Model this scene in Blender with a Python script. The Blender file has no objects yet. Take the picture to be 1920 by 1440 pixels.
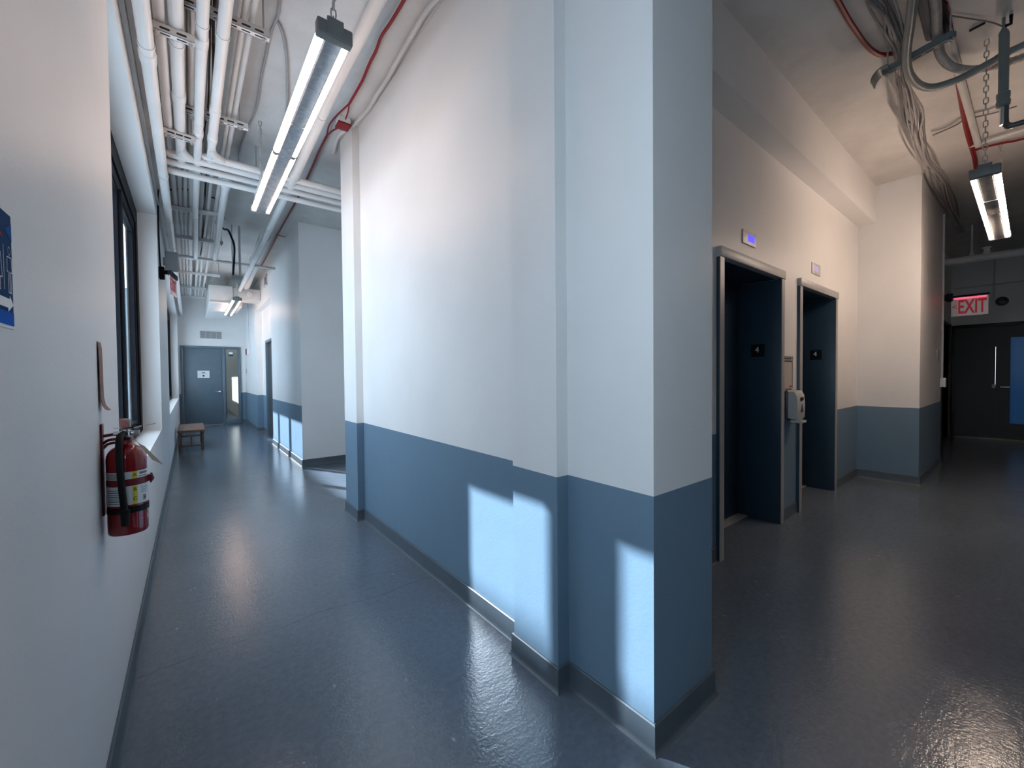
import bpy, bmesh, math, random
from mathutils import Vector, Matrix
random.seed(7)
C = bpy.context.scene.collection
scene = bpy.context.scene

# ------------------------------------------------------------------ camera, world, sun, exposure
CAM_H = 1.31
cam = bpy.data.cameras.new('camera')
cam.sensor_fit = 'HORIZONTAL'; cam.sensor_width = 36.0
cam.lens = 766.871 / 1920 * 36.0
cam.clip_start = 0.02; cam.clip_end = 400
cam_o = bpy.data.objects.new('camera', cam); C.objects.link(cam_o)
r_ = Vector((0.785437, -0.618873, -0.009218)); u_ = Vector((0.020286, 0.010855, 0.999735)); f_ = Vector((0.618609, 0.785416, -0.02108))
M = Matrix((r_, u_, -f_)).transposed().to_4x4(); M.translation = Vector((0, 0, CAM_H))
cam_o.matrix_world = M
scene.camera = cam_o

w = bpy.data.worlds.new('sky'); scene.world = w; w.use_nodes = True
bg = w.node_tree.nodes['Background']
bg.inputs[0].default_value = (0.66, 0.82, 1.0, 1); bg.inputs[1].default_value = 2.7

SUN_DIR = Vector((1.0, -1.93, -1.2)).normalized()      # the way the light travels
sl = bpy.data.lights.new('sun', 'SUN'); sl.energy = 13.8; sl.color = (0.84, 0.91, 1.0); sl.angle = math.radians(0.53)
so = bpy.data.objects.new('sun', sl); C.objects.link(so); so.location = (-20, 40, 30)
so.rotation_euler = SUN_DIR.to_track_quat('-Z', 'Y').to_euler()

scene.view_settings.view_transform = 'Standard'; scene.view_settings.look = 'None'
scene.view_settings.exposure = 1.1; scene.view_settings.gamma = 1.0
scene.view_settings.use_curve_mapping = False
scene.render.engine = 'CYCLES'
scene.cycles.use_denoising = True
scene.cycles.max_bounces = 10; scene.cycles.diffuse_bounces = 6; scene.cycles.glossy_bounces = 5; scene.cycles.transmission_bounces = 6
scene.cycles.transparent_max_bounces = 12
scene.cycles.sample_clamp_indirect = 8.0
scene.cycles.caustics_reflective = False; scene.cycles.caustics_refractive = False

TUBE_POWER = 8.8

# ------------------------------------------------------------------ materials
def nodes_of(name):
    m = bpy.data.materials.new(name); m.use_nodes = True
    nt = m.node_tree; b = nt.nodes['Principled BSDF']
    return m, nt, b

def mat(name, col, rough=0.5, metal=0.0, bump=0.0, bscale=200.0, vary=0.0, vscale=6.0, coat=0.0, spec=None):
    m, nt, b = nodes_of(name)
    b.inputs['Base Color'].default_value = (*col, 1); b.inputs['Roughness'].default_value = rough; b.inputs['Metallic'].default_value = metal
    if coat: b.inputs['Coat Weight'].default_value = coat
    if spec is not None: b.inputs['Specular IOR Level'].default_value = spec
    tc = nt.nodes.new('ShaderNodeTexCoord')
    if vary:
        n = nt.nodes.new('ShaderNodeTexNoise'); n.inputs['Scale'].default_value = vscale; n.inputs['Detail'].default_value = 5
        nt.links.new(tc.outputs['Object'], n.inputs['Vector'])
        rp = nt.nodes.new('ShaderNodeMapRange'); rp.inputs['From Min'].default_value = 0.3; rp.inputs['From Max'].default_value = 0.7
        rp.inputs['To Min'].default_value = 1 - vary; rp.inputs['To Max'].default_value = 1 + vary
        nt.links.new(n.outputs['Fac'], rp.inputs['Value'])
        mx = nt.nodes.new('ShaderNodeVectorMath'); mx.operation = 'SCALE'
        mx.inputs[0].default_value = col; nt.links.new(rp.outputs['Result'], mx.inputs['Scale'])
        nt.links.new(mx.outputs['Vector'], b.inputs['Base Color'])
    if bump:
        n2 = nt.nodes.new('ShaderNodeTexNoise'); n2.inputs['Scale'].default_value = bscale; n2.inputs['Detail'].default_value = 3
        nt.links.new(tc.outputs['Object'], n2.inputs['Vector'])
        bp = nt.nodes.new('ShaderNodeBump'); bp.inputs['Strength'].default_value = bump; bp.inputs['Distance'].default_value = 0.002
        nt.links.new(n2.outputs['Fac'], bp.inputs['Height']); nt.links.new(bp.outputs['Normal'], b.inputs['Normal'])
    return m

def emis(name, col, strength):
    m, nt, b = nodes_of(name)
    b.inputs['Base Color'].default_value = (*col, 1); b.inputs['Emission Color'].default_value = (*col, 1); b.inputs['Emission Strength'].default_value = strength
    return m

WHITE = (0.745, 0.73, 0.715); DADO = (0.138, 0.213, 0.285); DADO_Z = 0.89

def wall_paint(name, two_tone):
    m, nt, b = nodes_of(name); L = nt.links.new
    geo = nt.nodes.new('ShaderNodeNewGeometry'); sep = nt.nodes.new('ShaderNodeSeparateXYZ'); L(geo.outputs['Position'], sep.inputs[0])
    n = nt.nodes.new('ShaderNodeTexNoise'); n.inputs['Scale'].default_value = 1.6; n.inputs['Detail'].default_value = 6
    L(geo.outputs['Position'], n.inputs['Vector'])
    rp = nt.nodes.new('ShaderNodeMapRange'); rp.inputs['From Min'].default_value = 0.3; rp.inputs['From Max'].default_value = 0.7
    rp.inputs['To Min'].default_value = 0.965; rp.inputs['To Max'].default_value = 1.03; L(n.outputs['Fac'], rp.inputs['Value'])
    mix = nt.nodes.new('ShaderNodeMix'); mix.data_type = 'RGBA'
    mix.inputs['A'].default_value = (*DADO, 1); mix.inputs['B'].default_value = (*WHITE, 1)
    if two_tone:
        gt = nt.nodes.new('ShaderNodeMath'); gt.operation = 'GREATER_THAN'; gt.inputs[1].default_value = DADO_Z
        L(sep.outputs['Z'], gt.inputs[0]); L(gt.outputs[0], mix.inputs['Factor'])
    else:
        mix.inputs['Factor'].default_value = 1.0
    sc = nt.nodes.new('ShaderNodeVectorMath'); sc.operation = 'SCALE'
    L(mix.outputs['Result'], sc.inputs[0]); L(rp.outputs['Result'], sc.inputs['Scale']); L(sc.outputs['Vector'], b.inputs['Base Color'])
    b.inputs['Roughness'].default_value = 0.42; b.inputs['Specular IOR Level'].default_value = 0.35
    n2 = nt.nodes.new('ShaderNodeTexNoise'); n2.inputs['Scale'].default_value = 90; n2.inputs['Detail'].default_value = 2
    L(geo.outputs['Position'], n2.inputs['Vector'])
    n3 = nt.nodes.new('ShaderNodeTexNoise'); n3.inputs['Scale'].default_value = 5; n3.inputs['Detail'].default_value = 2
    L(geo.outputs['Position'], n3.inputs['Vector'])
    bp = nt.nodes.new('ShaderNodeBump'); bp.inputs['Strength'].default_value = 0.16; bp.inputs['Distance'].default_value = 0.003
    L(n2.outputs['Fac'], bp.inputs['Height'])
    bp2 = nt.nodes.new('ShaderNodeBump'); bp2.inputs['Strength'].default_value = 0.12; bp2.inputs['Distance'].default_value = 0.02
    L(n3.outputs['Fac'], bp2.inputs['Height']); L(bp.outputs['Normal'], bp2.inputs['Normal']); L(bp2.outputs['Normal'], b.inputs['Normal'])
    return m

def floor_paint():
    m, nt, b = nodes_of('floor_paint'); L = nt.links.new
    geo = nt.nodes.new('ShaderNodeNewGeometry')
    def noise(s, d=4, rough=0.55, stretch=None):
        n = nt.nodes.new('ShaderNodeTexNoise'); n.inputs['Scale'].default_value = s; n.inputs['Detail'].default_value = d; n.inputs['Roughness'].default_value = rough
        if stretch:
            mp = nt.nodes.new('ShaderNodeMapping'); mp.inputs['Scale'].default_value = stretch; mp.inputs['Rotation'].default_value = (0, 0, 0.35)
            L(geo.outputs['Position'], mp.inputs['Vector']); L(mp.outputs[0], n.inputs['Vector'])
        else: L(geo.outputs['Position'], n.inputs['Vector'])
        return n
    def ranged(src, a, b_, lo, hi):
        r = nt.nodes.new('ShaderNodeMapRange'); r.inputs['From Min'].default_value = a; r.inputs['From Max'].default_value = b_
        r.inputs['To Min'].default_value = lo; r.inputs['To Max'].default_value = hi; L(src, r.inputs['Value']); return r.outputs['Result']
    big = noise(1.1, 3, 0.5); ramp = nt.nodes.new('ShaderNodeValToRGB')
    ramp.color_ramp.elements[0].position = 0.25; ramp.color_ramp.elements[0].color = (0.098, 0.123, 0.155, 1)
    ramp.color_ramp.elements[1].position = 0.75; ramp.color_ramp.elements[1].color = (0.122, 0.149, 0.184, 1)
    L(big.outputs['Fac'], ramp.inputs['Fac'])
    # small worn chips in clusters
    vo = nt.nodes.new('ShaderNodeTexVoronoi'); vo.inputs['Scale'].default_value = 16; vo.inputs['Randomness'].default_value = 1.0
    mp = nt.nodes.new('ShaderNodeMapping'); mp.inputs['Scale'].default_value = (1.0, 0.45, 1.0); mp.inputs['Rotation'].default_value = (0, 0, 0.6); L(geo.outputs['Position'], mp.inputs['Vector']); L(mp.outputs[0], vo.inputs['Vector'])
    spot = ranged(vo.outputs['Distance'], 0.05, 0.11, 1.0, 0.0)
    cl = noise(2.4, 2, 0.5); clm = ranged(cl.outputs['Fac'], 0.52, 0.60, 0.0, 0.8)
    mul = nt.nodes.new('ShaderNodeMath'); mul.operation = 'MULTIPLY'; L(spot, mul.inputs[0]); L(clm, mul.inputs[1])
    mx = nt.nodes.new('ShaderNodeMix'); mx.data_type = 'RGBA'; L(mul.outputs[0], mx.inputs['Factor']); L(ramp.outputs['Color'], mx.inputs['A'])
    mx.inputs['B'].default_value = (0.27, 0.28, 0.30, 1)
    # dark scuffs
    sc = noise(3.0, 6, 0.7, (1.0, 5.0, 1.0)); sm = ranged(sc.outputs['Fac'], 0.62, 0.75, 0.0, 0.35)
    mx2 = nt.nodes.new('ShaderNodeMix'); mx2.data_type = 'RGBA'; L(sm, mx2.inputs['Factor']); L(mx.outputs['Result'], mx2.inputs['A'])
    mx2.inputs['B'].default_value = (0.05, 0.055, 0.062, 1)
    mot = noise(34, 6, 0.75); mv = nt.nodes.new('ShaderNodeVectorMath'); mv.operation = 'SCALE'; L(mx2.outputs['Result'], mv.inputs[0]); L(ranged(mot.outputs['Fac'], 0.3, 0.7, 0.84, 1.16), mv.inputs['Scale'])
    # hairline joints across the corridor
    sp = nt.nodes.new('ShaderNodeSeparateXYZ'); L(geo.outputs['Position'], sp.inputs[0]); wv = noise(3.0, 4)
    ya = nt.nodes.new('ShaderNodeMath'); ya.operation = 'MULTIPLY_ADD'; ya.inputs[1].default_value = 0.12; L(wv.outputs['Fac'], ya.inputs[0]); L(sp.outputs['Y'], ya.inputs[2])
    yp = nt.nodes.new('ShaderNodeMath'); yp.operation = 'PINGPONG'; yp.inputs[1].default_value = 1.24; L(ya.outputs[0], yp.inputs[0])
    jm = ranged(yp.outputs[0], 0.002, 0.006, 0.35, 0.0)
    mx3 = nt.nodes.new('ShaderNodeMix'); mx3.data_type = 'RGBA'; L(jm, mx3.inputs['Factor']); L(mv.outputs['Vector'], mx3.inputs['A']); mx3.inputs['B'].default_value = (0.03, 0.035, 0.042, 1)
    L(mx3.outputs['Result'], b.inputs['Base Color'])
    rr = noise(5.0, 5, 0.6); L(ranged(rr.outputs['Fac'], 0.3, 0.7, 0.10, 0.19), b.inputs['Roughness'])
    b.inputs['Specular IOR Level'].default_value = 0.7
    h1 = noise(9, 5, 0.6, (1.0, 2.6, 1.0)); h2 = noise(75, 3); h3 = noise(1.6, 2)
    last = None
    for h, st, di in ((h3, 0.05, 0.03), (h1, 0.16, 0.008), (h2, 0.42, 0.0024)):
        bp = nt.nodes.new('ShaderNodeBump'); bp.inputs['Strength'].default_value = st; bp.inputs['Distance'].default_value = di; L(h.outputs['Fac'], bp.inputs['Height'])
        if last: L(last.outputs['Normal'], bp.inputs['Normal'])
        last = bp
    L(last.outputs['Normal'], b.inputs['Normal'])
    return m

def ceiling_paint():
    m, nt, b = nodes_of('ceiling_paint'); L = nt.links.new
    geo = nt.nodes.new('ShaderNodeNewGeometry')
    n = nt.nodes.new('ShaderNodeTexNoise'); n.inputs['Scale'].default_value = 2.3; n.inputs['Detail'].default_value = 8; n.inputs['Roughness'].default_value = 0.65
    L(geo.outputs['Position'], n.inputs['Vector'])
    ramp = nt.nodes.new('ShaderNodeValToRGB')
    ramp.color_ramp.elements[0].position = 0.28; ramp.color_ramp.elements[0].color = (0.50, 0.48, 0.46, 1)
    ramp.color_ramp.elements[1].position = 0.62; ramp.color_ramp.elements[1].color = (0.61, 0.59, 0.57, 1)
    L(n.outputs['Fac'], ramp.inputs['Fac'])
    # board-form seams every metre or so, and a few chips
    sep = nt.nodes.new('ShaderNodeSeparateXYZ'); L(geo.outputs['Position'], sep.inputs[0])
    n1 = nt.nodes.new('ShaderNodeTexNoise'); n1.inputs['Scale'].default_value = 9; L(geo.outputs['Position'], n1.inputs['Vector'])
    v = nt.nodes.new('ShaderNodeMath'); v.operation = 'MULTIPLY_ADD'; v.inputs[1].default_value = 0.03; L(n1.outputs['Fac'], v.inputs[0]); L(sep.outputs['X'], v.inputs[2])
    md = nt.nodes.new('ShaderNodeMath'); md.operation = 'PINGPONG'; md.inputs[1].default_value = 0.45; L(v.outputs[0], md.inputs[0])
    sr = nt.nodes.new('ShaderNodeMapRange'); sr.inputs['From Min'].default_value = 0.0; sr.inputs['From Max'].default_value = 0.012; sr.inputs['To Min'].default_value = 0.0; sr.inputs['To Max'].default_value = 1.0
    L(md.outputs[0], sr.inputs['Value'])
    L(ramp.outputs['Color'], b.inputs['Base Color'])
    b.inputs['Roughness'].default_value = 0.6
    n2 = nt.nodes.new('ShaderNodeTexNoise'); n2.inputs['Scale'].default_value = 12; n2.inputs['Detail'].default_value = 6; L(geo.outputs['Position'], n2.inputs['Vector'])
    bp = nt.nodes.new('ShaderNodeBump'); bp.inputs['Strength'].default_value = 0.35; bp.inputs['Distance'].default_value = 0.012; L(n2.outputs['Fac'], bp.inputs['Height'])
    bp2 = nt.nodes.new('ShaderNodeBump'); bp2.inputs['Strength'].default_value = 0.35; bp2.inputs['Distance'].default_value = 0.004; L(sr.outputs['Result'], bp2.inputs['Height'])
    L(bp.outputs['Normal'], bp2.inputs['Normal']); L(bp2.outputs['Normal'], b.inputs['Normal'])
    return m

def glass_mat(name, tint, gloss_rough=0.02, frost=None):
    m = bpy.data.materials.new(name); m.use_nodes = True; nt = m.node_tree; L = nt.links.new
    for n in list(nt.nodes): nt.nodes.remove(n)
    out = nt.nodes.new('ShaderNodeOutputMaterial'); tr = nt.nodes.new('ShaderNodeBsdfTransparent'); gl = nt.nodes.new('ShaderNodeBsdfGlossy')
    tr.inputs['Color'].default_value = (*tint, 1); gl.inputs['Roughness'].default_value = gloss_rough
    fr = nt.nodes.new('ShaderNodeFresnel'); fr.inputs['IOR'].default_value = 1.45
    ge = nt.nodes.new('ShaderNodeNewGeometry'); om = nt.nodes.new('ShaderNodeMath'); om.operation = 'SUBTRACT'; om.inputs[0].default_value = 1.0; L(ge.outputs['Backfacing'], om.inputs[1])
    fm = nt.nodes.new('ShaderNodeMath'); fm.operation = 'MULTIPLY'; fr.inputs['IOR'].default_value = 1.18; L(fr.outputs[0], fm.inputs[0]); L(om.outputs[0], fm.inputs[1])
    mx = nt.nodes.new('ShaderNodeMixShader'); L(fm.outputs[0], mx.inputs[0])     # reflect once, on the face the ray enters
    if frost:
        tl = nt.nodes.new('ShaderNodeBsdfTranslucent'); tl.inputs['Color'].default_value = (*frost, 1)
        m2 = nt.nodes.new('ShaderNodeMixShader'); m2.inputs[0].default_value = 0.75
        L(tr.outputs[0], m2.inputs[1]); L(tl.outputs[0], m2.inputs[2]); L(m2.outputs[0], mx.inputs[1])
    else:
        L(tr.outputs[0], mx.inputs[1])
    L(gl.outputs[0], mx.inputs[2]); L(mx.outputs[0], out.inputs[0])
    return m

def wood_mat():
    m, nt, b = nodes_of('old_wood'); L = nt.links.new
    tc = nt.nodes.new('ShaderNodeTexCoord'); mp = nt.nodes.new('ShaderNodeMapping'); mp.inputs['Scale'].default_value = (30, 2.0, 30); L(tc.outputs['Object'], mp.inputs['Vector'])
    n = nt.nodes.new('ShaderNodeTexNoise'); n.inputs['Scale'].default_value = 2; n.inputs['Detail'].default_value = 6; L(mp.outputs[0], n.inputs['Vector'])
    rp = nt.nodes.new('ShaderNodeValToRGB'); rp.color_ramp.elements[0].color = (0.07, 0.034, 0.022, 1); rp.color_ramp.elements[1].color = (0.17, 0.092, 0.060, 1)
    rp.color_ramp.elements[0].position = 0.3; rp.color_ramp.elements[1].position = 0.7
    L(n.outputs['Fac'], rp.inputs['Fac']); L(rp.outputs['Color'], b.inputs['Base Color']); b.inputs['Roughness'].default_value = 0.5
    return m

def galv_mat():
    m, nt, b = nodes_of('galvanised_steel'); L = nt.links.new
    tc = nt.nodes.new('ShaderNodeTexCoord'); v = nt.nodes.new('ShaderNodeTexVoronoi'); v.inputs['Scale'].default_value = 45; L(tc.outputs['Object'], v.inputs['Vector'])
    rp = nt.nodes.new('ShaderNodeValToRGB'); rp.color_ramp.elements[0].color = (0.42, 0.44, 0.46, 1); rp.color_ramp.elements[1].color = (0.62, 0.64, 0.66, 1)
    L(v.outputs['Color'], rp.inputs['Fac']); L(rp.outputs['Color'], b.inputs['Base Color']); b.inputs['Metallic'].default_value = 0.9; b.inputs['Roughness'].default_value = 0.38
    return m

M_WALL = wall_paint('white_wall_paint', False); M_TWO = wall_paint('two_tone_wall_paint', True)
M_FLOOR = floor_paint(); M_CEIL = ceiling_paint()
M_BASE = mat('grey_rubber_base', (0.075, 0.095, 0.115), 0.45, bump=0.1, bscale=40, vary=0.1)
M_PIPE = mat('white_painted_pipe', (0.66, 0.65, 0.64), 0.36, bump=0.12, bscale=60, vary=0.05, vscale=4)
M_PIPE2 = mat('off_white_painted_pipe', (0.58, 0.565, 0.55), 0.42, bump=0.12, bscale=60, vary=0.07, vscale=4)
M_STRUT = mat('white_painted_strut', (0.64, 0.63, 0.62), 0.45, bump=0.1, bscale=80, vary=0.06)
M_SLOT = mat('dark_slot', (0.02, 0.02, 0.02), 0.8, vary=0.1)
M_BLACK = mat('black_metal', (0.010, 0.011, 0.014), 0.5, bump=0.03, bscale=120, vary=0.1, spec=0.04)
M_RUBBER = mat('black_rubber', (0.006, 0.006, 0.007), 0.6, bump=0.2, bscale=300, vary=0.15, spec=0.25)
M_REDCAB = mat('red_cable_jacket', (0.20, 0.003, 0.008), 0.45, vary=0.1, vscale=30, bump=0.05)
M_REDPAINT = mat('red_enamel', (0.25, 0.004, 0.009), 0.14, vary=0.04, vscale=12, coat=0.5, bump=0.02, bscale=30)
M_DKRED = mat('dark_red_enamel', (0.17, 0.012, 0.018), 0.35, vary=0.1)
M_GREYCON = mat('grey_conduit', (0.16, 0.185, 0.185), 0.38, bump=0.06, bscale=60, vary=0.07)
M_GREYCAB = mat('grey_cable_jacket', (0.33, 0.315, 0.31), 0.5, vary=0.12, vscale=20, bump=0.05)
M_GREYCAB2 = mat('dark_grey_cable_jacket', (0.15, 0.145, 0.145), 0.5, vary=0.12, vscale=20, bump=0.05)
M_GALV = galv_mat()
M_CHROME = mat('chrome', (0.75, 0.76, 0.78), 0.15, metal=1.0, vary=0.03)
M_DOORPAINT = mat('blue_grey_door_paint', (0.105, 0.15, 0.185), 0.38, bump=0.06, bscale=60, vary=0.05)
M_FRAMEPAINT = mat('blue_grey_frame_paint', (0.12, 0.165, 0.2), 0.36, bump=0.06, bscale=60, vary=0.05)
M_NAVY = mat('navy_elevator_paint', (0.018, 0.042, 0.068), 0.38, bump=0.05, bscale=50, vary=0.06)
M_JAMBGREY = mat('grey_elevator_frame_paint', (0.34, 0.335, 0.335), 0.38, bump=0.06, bscale=50, vary=0.06)
M_HDR = mat('pale_header_paint', (0.50, 0.49, 0.48), 0.4, bump=0.05, vary=0.05)
M_STEEL = mat('brushed_steel', (0.50, 0.48, 0.46), 0.5, metal=0.5, vary=0.05, vscale=15)
M_PLASTIC = mat('light_grey_plastic', (0.50, 0.50, 0.48), 0.3, vary=0.03)
M_DKPLASTIC = mat('dark_grey_plastic', (0.055, 0.058, 0.06), 0.35, vary=0.05)
M_WHITEPL = mat('white_plastic', (0.72, 0.72, 0.72), 0.35, vary=0.02)
M_PAPER = mat('white_paper', (0.75, 0.76, 0.77), 0.75, vary=0.03)
M_INK = mat('black_ink', (0.012, 0.012, 0.014), 0.6, vary=0.1)
M_DUCT = mat('pale_painted_duct', (0.62, 0.61, 0.60), 0.42, bump=0.08, bscale=40, vary=0.05)
M_WOOD = wood_mat()
M_BROWN = mat('dark_brown_door_paint', (0.010, 0.007, 0.006), 0.45, bump=0.05, bscale=50, vary=0.1)
M_DARKCOL = mat('dark_speckled_trim', (0.05, 0.042, 0.03), 0.5, vary=0.2)
M_GLASS = glass_mat('window_glass', (0.93, 0.96, 0.97))
M_GLASS2 = glass_mat('sidelight_glass', (0.72, 0.73, 0.70), 0.04)
M_FROST = glass_mat('blue_tinted_door_glass', (0.015, 0.035, 0.05), 0.15, frost=(0.055, 0.095, 0.14))
M_CLEAR = emis('edge_lit_acrylic', (0.36, 0.33, 0.33), 0.10)
M_TUBE = emis('lit_lamp_lens', (1.0, 0.69, 0.52), TUBE_POWER)
M_TUBE_LOBBY = emis('lit_lamp_lens_lobby', (1.0, 0.76, 0.60), TUBE_POWER * 3.3)
M_LCD = emis('lit_blue_display', (0.02, 0.02, 0.9), 1.1)
M_LCD2 = emis('dim_violet_display', (0.32, 0.28, 0.55), 0.25)
M_EXITLED = emis('red_led_strip', (1.0, 0.03, 0.10), 2.2)
M_EXITRED = emis('lit_red_lettering', (0.34, 0.003, 0.016), 0.14)
M_CITY = mat('distant_facade', (0.13, 0.17, 0.19), 0.8, vary=0.25, vscale=0.3)
M_SIGNBLUE = mat('sign_dark_blue', (0.012, 0.060, 0.16), 0.8, vary=0.05, spec=0.05)
M_SIGNMID = mat('sign_mid_blue', (0.012, 0.10, 0.30), 0.8, vary=0.05, spec=0.05)
M_SIGNBRIGHT = mat('sign_bright_blue', (0.010, 0.12, 0.52), 0.8, vary=0.05, spec=0.05)
M_SIGNRED = mat('sign_orange_red', (0.50, 0.045, 0.02), 0.8, vary=0.05, spec=0.05)
M_YELLOW = mat('label_yellow', (0.72, 0.60, 0.06), 0.4, vary=0.04)
M_LABEL = mat('label_silver_white', (0.74, 0.76, 0.76), 0.35, vary=0.06)
M_LABELINK = mat('label_grey_ink', (0.16, 0.17, 0.18), 0.5, vary=0.1)
M_TAG = mat('buff_card', (0.62, 0.54, 0.44), 0.7, vary=0.06)
M_PINK = mat('pink_plastic_seal', (0.75, 0.18, 0.20), 0.4, vary=0.05)
M_BEIGE = mat('beige_plastic', (0.42, 0.35, 0.28), 0.4, vary=0.05)
M_RUST = mat('faded_paper_strip', (0.20, 0.075, 0.045), 0.6, vary=0.35, vscale=18)
M_BOXGREY = mat('pale_grey_box_paint', (0.36, 0.39, 0.40), 0.45, vary=0.05)
M_LEADGREY = mat('grey_lamp_housing', (0.16, 0.165, 0.165), 0.4, vary=0.06)

# ------------------------------------------------------------------ mesh helpers
ORG = {}
def B(): return bmesh.new()

def box(bm, x0, x1, y0, y1, z0, z1, bev=0.0, seg=2):
    vs = [bm.verts.new((x, y, z)) for x in (x0, x1) for y in (y0, y1) for z in (z0, z1)]
    fs = [(0, 1, 3, 2), (4, 6, 7, 5), (0, 4, 5, 1), (2, 3, 7, 6), (0, 2, 6, 4), (1, 5, 7, 3)]
    faces = [bm.faces.new([vs[i] for i in f]) for f in fs]
    if bev > 0:
        es = list({e for f in faces for e in f.edges})
        bmesh.ops.bevel(bm, geom=es, offset=bev, segments=seg, profile=0.5, affect='EDGES')
    return vs

def frames(pts):
    pts = [Vector(p) for p in pts]; n = len(pts); out = []
    t0 = (pts[1] - pts[0]).normalized()
    a = Vector((0, 0, 1)) if abs(t0.z) < 0.9 else Vector((1, 0, 0))
    nrm = t0.cross(a).normalized()
    for i in range(n):
        if i == 0: t = t0
        elif i == n - 1: t = (pts[-1] - pts[-2]).normalized()
        else: t = ((pts[i + 1] - pts[i]).normalized() + (pts[i] - pts[i - 1]).normalized()).normalized()
        nrm = (nrm - t * nrm.dot(t)).normalized(); out.append((pts[i], t, nrm, t.cross(nrm)))
    return out

def tube(bm, pts, r, seg=12, caps=True):
    rr = r if isinstance(r, (list, tuple)) else [r] * len(pts)
    rings = []
    for (p, t, n, b), q in zip(frames(pts), rr):
        rings.append([bm.verts.new(p + (n * math.cos(2 * math.pi * k / seg) + b * math.sin(2 * math.pi * k / seg)) * q) for k in range(seg)])
    for A, D in zip(rings, rings[1:]):
        for k in range(seg):
            bm.faces.new((A[k], A[(k + 1) % seg], D[(k + 1) % seg], D[k]))
    if caps:
        bm.faces.new(rings[0][::-1]); bm.faces.new(rings[-1])

def smooth(pts, n=6):
    P = [Vector(p) for p in pts]; P = [P[0] * 2 - P[1]] + P + [P[-1] * 2 - P[-2]]; out = []
    for i in range(1, len(P) - 2):
        a, b, c, d = P[i - 1:i + 3]
        for k in range(n):
            t = k / n
            out.append(0.5 * ((2 * b) + (c - a) * t + (2 * a - 5 * b + 4 * c - d) * t * t + (3 * b - a - 3 * c + d) * t ** 3))
    out.append(P[-2]); return out

def lathe(bm, prof, cx, cy, seg=28):
    rings = []
    for r, z in prof:
        rings.append([bm.verts.new((cx + r * math.cos(2 * math.pi * k / seg), cy + r * math.sin(2 * math.pi * k / seg), z)) for k in range(seg)])
    for A, D in zip(rings, rings[1:]):
        for k in range(seg): bm.faces.new((A[k], A[(k + 1) % seg], D[(k + 1) % seg], D[k]))
    bm.faces.new(rings[0][::-1]); bm.faces.new(rings[-1])

def prism(bm, poly, origin, u, v, depth):
    """polygon in (u, v) pushed along u x v by depth"""
    u = Vector(u); v = Vector(v); n = u.cross(v).normalized(); o = Vector(origin)
    A = [bm.verts.new(o + u * a + v * b) for a, b in poly]; D = [bm.verts.new(o + u * a + v * b + n * depth) for a, b in poly]
    bm.faces.new(A[::-1]); bm.faces.new(D); k = len(poly)
    for i in range(k): bm.faces.new((A[i], A[(i + 1) % k], D[(i + 1) % k], D[i]))

def arc_band(bm, cx, cy, r, t, z0, z1, a0, a1, n=24):
    """part of a ring: a band hugging a cylinder"""
    R = []
    for i in range(n + 1):
        a = math.radians(a0 + (a1 - a0) * i / n); c, s = math.cos(a), math.sin(a)
        R.append([bm.verts.new((cx + q * c, cy + q * s, z)) for q, z in ((r, z0), (r + t, z0), (r + t, z1), (r, z1))])
    for A, D in zip(R, R[1:]):
        for k in range(4): bm.faces.new((A[k], D[k], D[(k + 1) % 4], A[(k + 1) % 4]))
    bm.faces.new(R[0][::-1]); bm.faces.new(R[-1])

def finish(name, bm, m, shift, parent):
    bmesh.ops.recalc_face_normals(bm, faces=bm.faces[:])
    if shift is not None: bmesh.ops.translate(bm, verts=bm.verts[:], vec=-Vector(shift))
    me = bpy.data.meshes.new(name); bm.to_mesh(me); bm.free()
    me.materials.append(m)
    for p in me.polygons: p.use_smooth = True
    me.set_sharp_from_angle(angle=math.radians(38))
    o = bpy.data.objects.new(name, me); C.objects.link(o)
    if parent is not None: o.parent = parent
    return o

def thing(name, label, cat, loc, rotz=0.0, group=None):
    o = bpy.data.objects.new(name, None); C.objects.link(o); o.location = loc; o.rotation_euler = (0, 0, rotz)
    o.empty_display_size = 0.1
    o['label'] = label; o['category'] = cat
    if group: o['group'] = group
    ORG[o.name] = Vector(loc)
    return o

def root_org(o):
    while o.parent is not None: o = o.parent
    return ORG[o.name]

def part(name, bm, m, parent, label=None, local=False):
    o = finish(name, bm, m, None if local else root_org(parent), parent)
    if label: o['label'] = label
    return o

def solo(name, bm, m, label, cat, group=None):
    """a thing that is one mesh; its origin at the middle of its underside"""
    vs = [v.co for v in bm.verts]
    lo = Vector([min(v[i] for v in vs) for i in range(3)]); hi = Vector([max(v[i] for v in vs) for i in range(3)])
    org = Vector(((lo.x + hi.x) / 2, (lo.y + hi.y) / 2, lo.z))
    o = finish(name, bm, m, org, None); o.location = org; o['label'] = label; o['category'] = cat
    if group: o['group'] = group
    ORG[o.name] = org
    return o

def struct(name, bm, m, parent=None):
    o = finish(name, bm, m, None, parent)
    if parent is None: o['kind'] = 'structure'; ORG[o.name] = Vector((0, 0, 0))
    return o

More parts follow.
